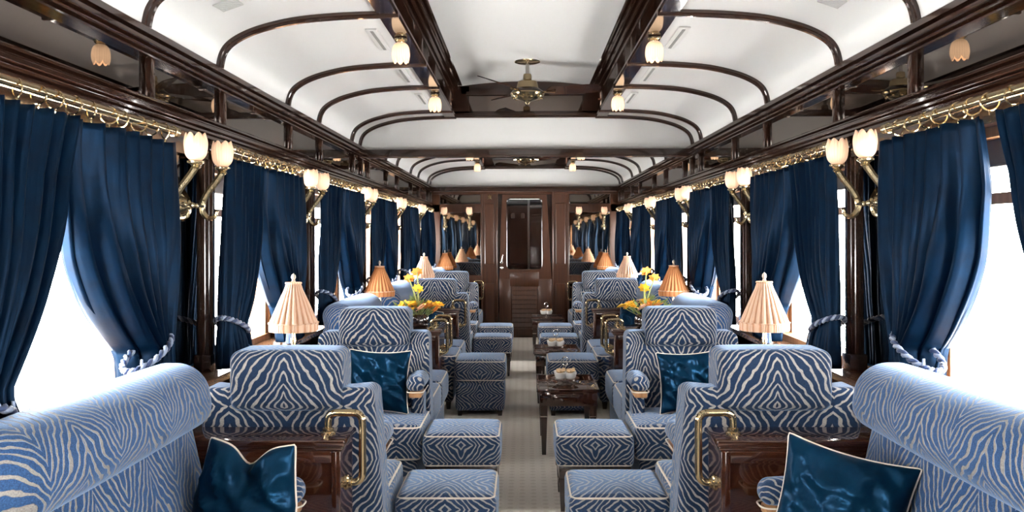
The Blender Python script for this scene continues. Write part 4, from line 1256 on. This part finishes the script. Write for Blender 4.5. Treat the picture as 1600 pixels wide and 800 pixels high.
pillow('crumpled dark blue velvet cushion leaning on the foreground right sofa', (0.865, 2.42, 0.60), 0.36, Euler((-0.25, 0.16, -0.55)), 2, th=0.16)
pillow('dark blue velvet cushion on the left armchair facing the camera', (-0.80, 4.60, 0.605), 0.335, Euler((-0.22, 0.03, 0.0)), 3)
pillow('dark blue velvet cushion on the right armchair facing the camera', (0.86, 4.60, 0.600), 0.325, Euler((-0.22, -0.04, 0.0)), 4)
pillow('dark blue cushion on the right window sofa behind the flower cabinet', (0.93, 2.22 + PER, 0.615), 0.34, Euler((-0.2, 0.10, -0.6)), 5)
pillow('dark blue cushion on the left window sofa behind the flower cabinet', (-0.90, 2.30 + PER, 0.615), 0.34, Euler((-0.2, 0.35, 0.5)), 6)
pillow('dark blue cushion on the right window sofa before the flower cabinet', (0.90, 5.72, 0.610), 0.32, Euler((-0.2, 0.0, -0.5)), 8)
pillow('dark blue cushion on the left window sofa before the flower cabinet', (-0.90, 5.72, 0.610), 0.32, Euler((-0.2, 0.0, 0.5)), 9)
pillow('small dark blue cushion on the far left armchair facing the camera', (-0.80, 4.60 + PER, 0.600), 0.32, Euler((-0.22, 0.03, 0.0)), 11)
pillow('small dark blue cushion on the far right armchair facing the camera', (0.80, 4.60 + PER, 0.600), 0.32, Euler((-0.22, -0.03, 0.0)), 12)

# ------------------------------------------------------------------ flowers
def flower_bm(r, petals, seed):
    rnd = random.Random(seed); bm = BM()
    for layer in range(3):
        for k in range(petals):
            a = 2 * PI * k / petals + layer * 0.4; tilt = 0.3 + 0.45 * layer
            L = r * (1 - 0.22 * layer)
            ca, sa = math.cos(a), math.sin(a)
            w = L * 0.36
            d = Vector((ca * math.cos(tilt), sa * math.cos(tilt), math.sin(tilt)))
            p = Vector((-sa, ca, 0))
            pts = [Vector((0, 0, 0)), d * L * 0.55 + p * w, d * L + Vector((0, 0, -0.12 * L)), d * L * 0.55 - p * w]
            vs = [bm.verts.new(q) for q in pts]
            up = Vector((0, 0, 0.0015)); vt = [bm.verts.new(q + up) for q in pts]
            bm.faces.new(vs[::-1]); bm.faces.new(vt)
            for i in range(4): bm.faces.new((vs[i], vs[(i + 1) % 4], vt[(i + 1) % 4], vt[i]))
    lathe(bm, [(0.0, 0.0), (r * 0.22, r * 0.25), (r * 0.16, r * 0.45), (0, r * 0.5)], 8)
    return bm
def arrangement(s, nm):
    FS = 1.3
    rnd = random.Random(40 + s)
    root = thing('flower_arrangement', 'yellow and orange flower arrangement with tall stems on the %s cabinet' % nm, 'flowers', (s * (0.785 if s < 0 else 0.86), 6.26, 0.715), 0, 'flower arrangements')
    bm = BM(); lathe(bm, [(0.04, 0), (0.045, 0.004), (0.055, 0.04), (0.05, 0.075), (0.042, 0.085), (0.038, 0.083), (0.0, 0.06)], 20); link_mesh('vase', bm, 'vase', root)
    bm = BM()
    def stem(p, r=0.0025):
        q = crom([(0, 0, 0.05), (p[0] * 0.25, p[1] * 0.25, p[2] * 0.55), p], 5); tube(bm, q, r, 5)
    spots = []
    for k in range(13):
        a = k * 2.4 + 0.5; rr = 0.025 + 0.075 * math.sqrt(k / 13)
        p = (rr * math.cos(a) * 1.15 + (-s) * 0.02, rr * math.sin(a) * 0.8, 0.115 + 0.05 * (1 - rr / 0.1) + rnd.uniform(-0.012, 0.02)); stem(p); spots.append(p)
    tall = [(0.01 * s, 0.0, 0.34), (0.055 * s, 0.01, 0.30), (-0.005, -0.02, 0.24)]
    for p in tall: stem(p, 0.0035)
    link_mesh('stems', bm, 'stem', root)
    for i, p in enumerate(spots):
        o = link_mesh('flower', flower_bm(rnd.uniform(0.032, 0.044), 8, i), ('yellow', 'yellow', 'orange', 'blush')[i % 4], root, smooth=False, loc=p)
        o.rotation_euler = (rnd.uniform(-0.9, 0.3), rnd.uniform(-0.6, 0.6), rnd.uniform(0, 3))
    for i, p in enumerate(tall):
        o = link_mesh('flower', flower_bm(0.036, 7, 30 + i), 'orange' if i != 2 else 'yellow', root, smooth=False, loc=p)
        o.rotation_euler = (-1.0, 0.5 * (i - 1), 0)
    bm = BM()
    for k in range(60):
        a = rnd.uniform(0, 2 * PI); rr = rnd.uniform(0.02, 0.10); z = rnd.uniform(0.085, 0.15)
        c = Vector((rr * math.cos(a) + s * 0.03, rr * math.sin(a) * 0.8, z)); d = Vector((math.cos(a), math.sin(a), rnd.uniform(0.2, 1.3))).normalized(); p = d.orthogonal().normalized()
        L = rnd.uniform(0.03, 0.06); w = L * 0.16
        vs = [bm.verts.new(q) for q in (c, c + d * L * 0.5 + p * w, c + d * L, c + d * L * 0.5 - p * w)]
        bm.faces.new(vs)
    link_mesh('foliage', bm, 'leaf', root, smooth=False)
    bm = BM()
    for k in range(70):   # pale spiky bloom
        d = Vector((rnd.gauss(0, 1), rnd.gauss(0, 1), abs(rnd.gauss(0, 1)))).normalized(); c = Vector((s * 0.03, 0.03, 0.165))
        tube(bm, [c, c + d * 0.042], [0.0018, 0.0008], 4)
    link_mesh('spiky_bloom', bm, 'leaf', root, smooth=False)
    root.scale = (1.35, 1.35, 1.2)
arrangement(-1, 'left'); arrangement(1, 'right')

# ------------------------------------------------------------------ world, camera
w = bpy.data.worlds.new('daylight'); sc.world = w; w.use_nodes = True
nt = w.node_tree
bg = nt.nodes['Background']; bg.inputs[0].default_value = (1.0, 0.985, 0.96, 1)
# white sky; lower half made brighter, an added bounce to lift the ceiling
tc = N(nt, 'ShaderNodeTexCoord'); sp = N(nt, 'ShaderNodeSeparateXYZ'); nt.links.new(tc.outputs['Generated'], sp.inputs[0])
mr = N(nt, 'ShaderNodeMapRange'); mr.inputs['From Min'].default_value = -0.5; mr.inputs['From Max'].default_value = 0.05
mr.inputs['To Min'].default_value = 80.0; mr.inputs['To Max'].default_value = 40.0
nt.links.new(sp.outputs[2], mr.inputs[0]); nt.links.new(mr.outputs[0], bg.inputs[1])

cam = bpy.data.cameras.new('camera'); co = bpy.data.objects.new('camera', cam); COL.objects.link(co)
cam.sensor_width = 36; cam.lens = 36 * 1340 / 1600; cam.clip_start = 0.02
cam.shift_y = -30 / 1600
yaw = math.atan(18 / 1340)
R = Matrix.Rotation(yaw, 4, 'Z') @ Matrix.Rotation(PI / 2, 4, 'X') @ Matrix.Rotation(-0.0028, 4, 'Z')
co.matrix_world = Matrix.Translation((-0.02, 0, EYE)) @ R
sc.camera = co
sc.view_settings.view_transform = 'Standard'; sc.view_settings.look = 'None'
sc.view_settings.exposure = 0.0; sc.view_settings.gamma = 1.0; sc.view_settings.use_curve_mapping = False
sc.cycles.max_bounces = 10; sc.cycles.diffuse_bounces = 5; sc.cycles.glossy_bounces = 4; sc.cycles.transparent_max_bounces = 12
sc.cycles.use_denoising = True
sc.cycles.sample_clamp_indirect = 6.0
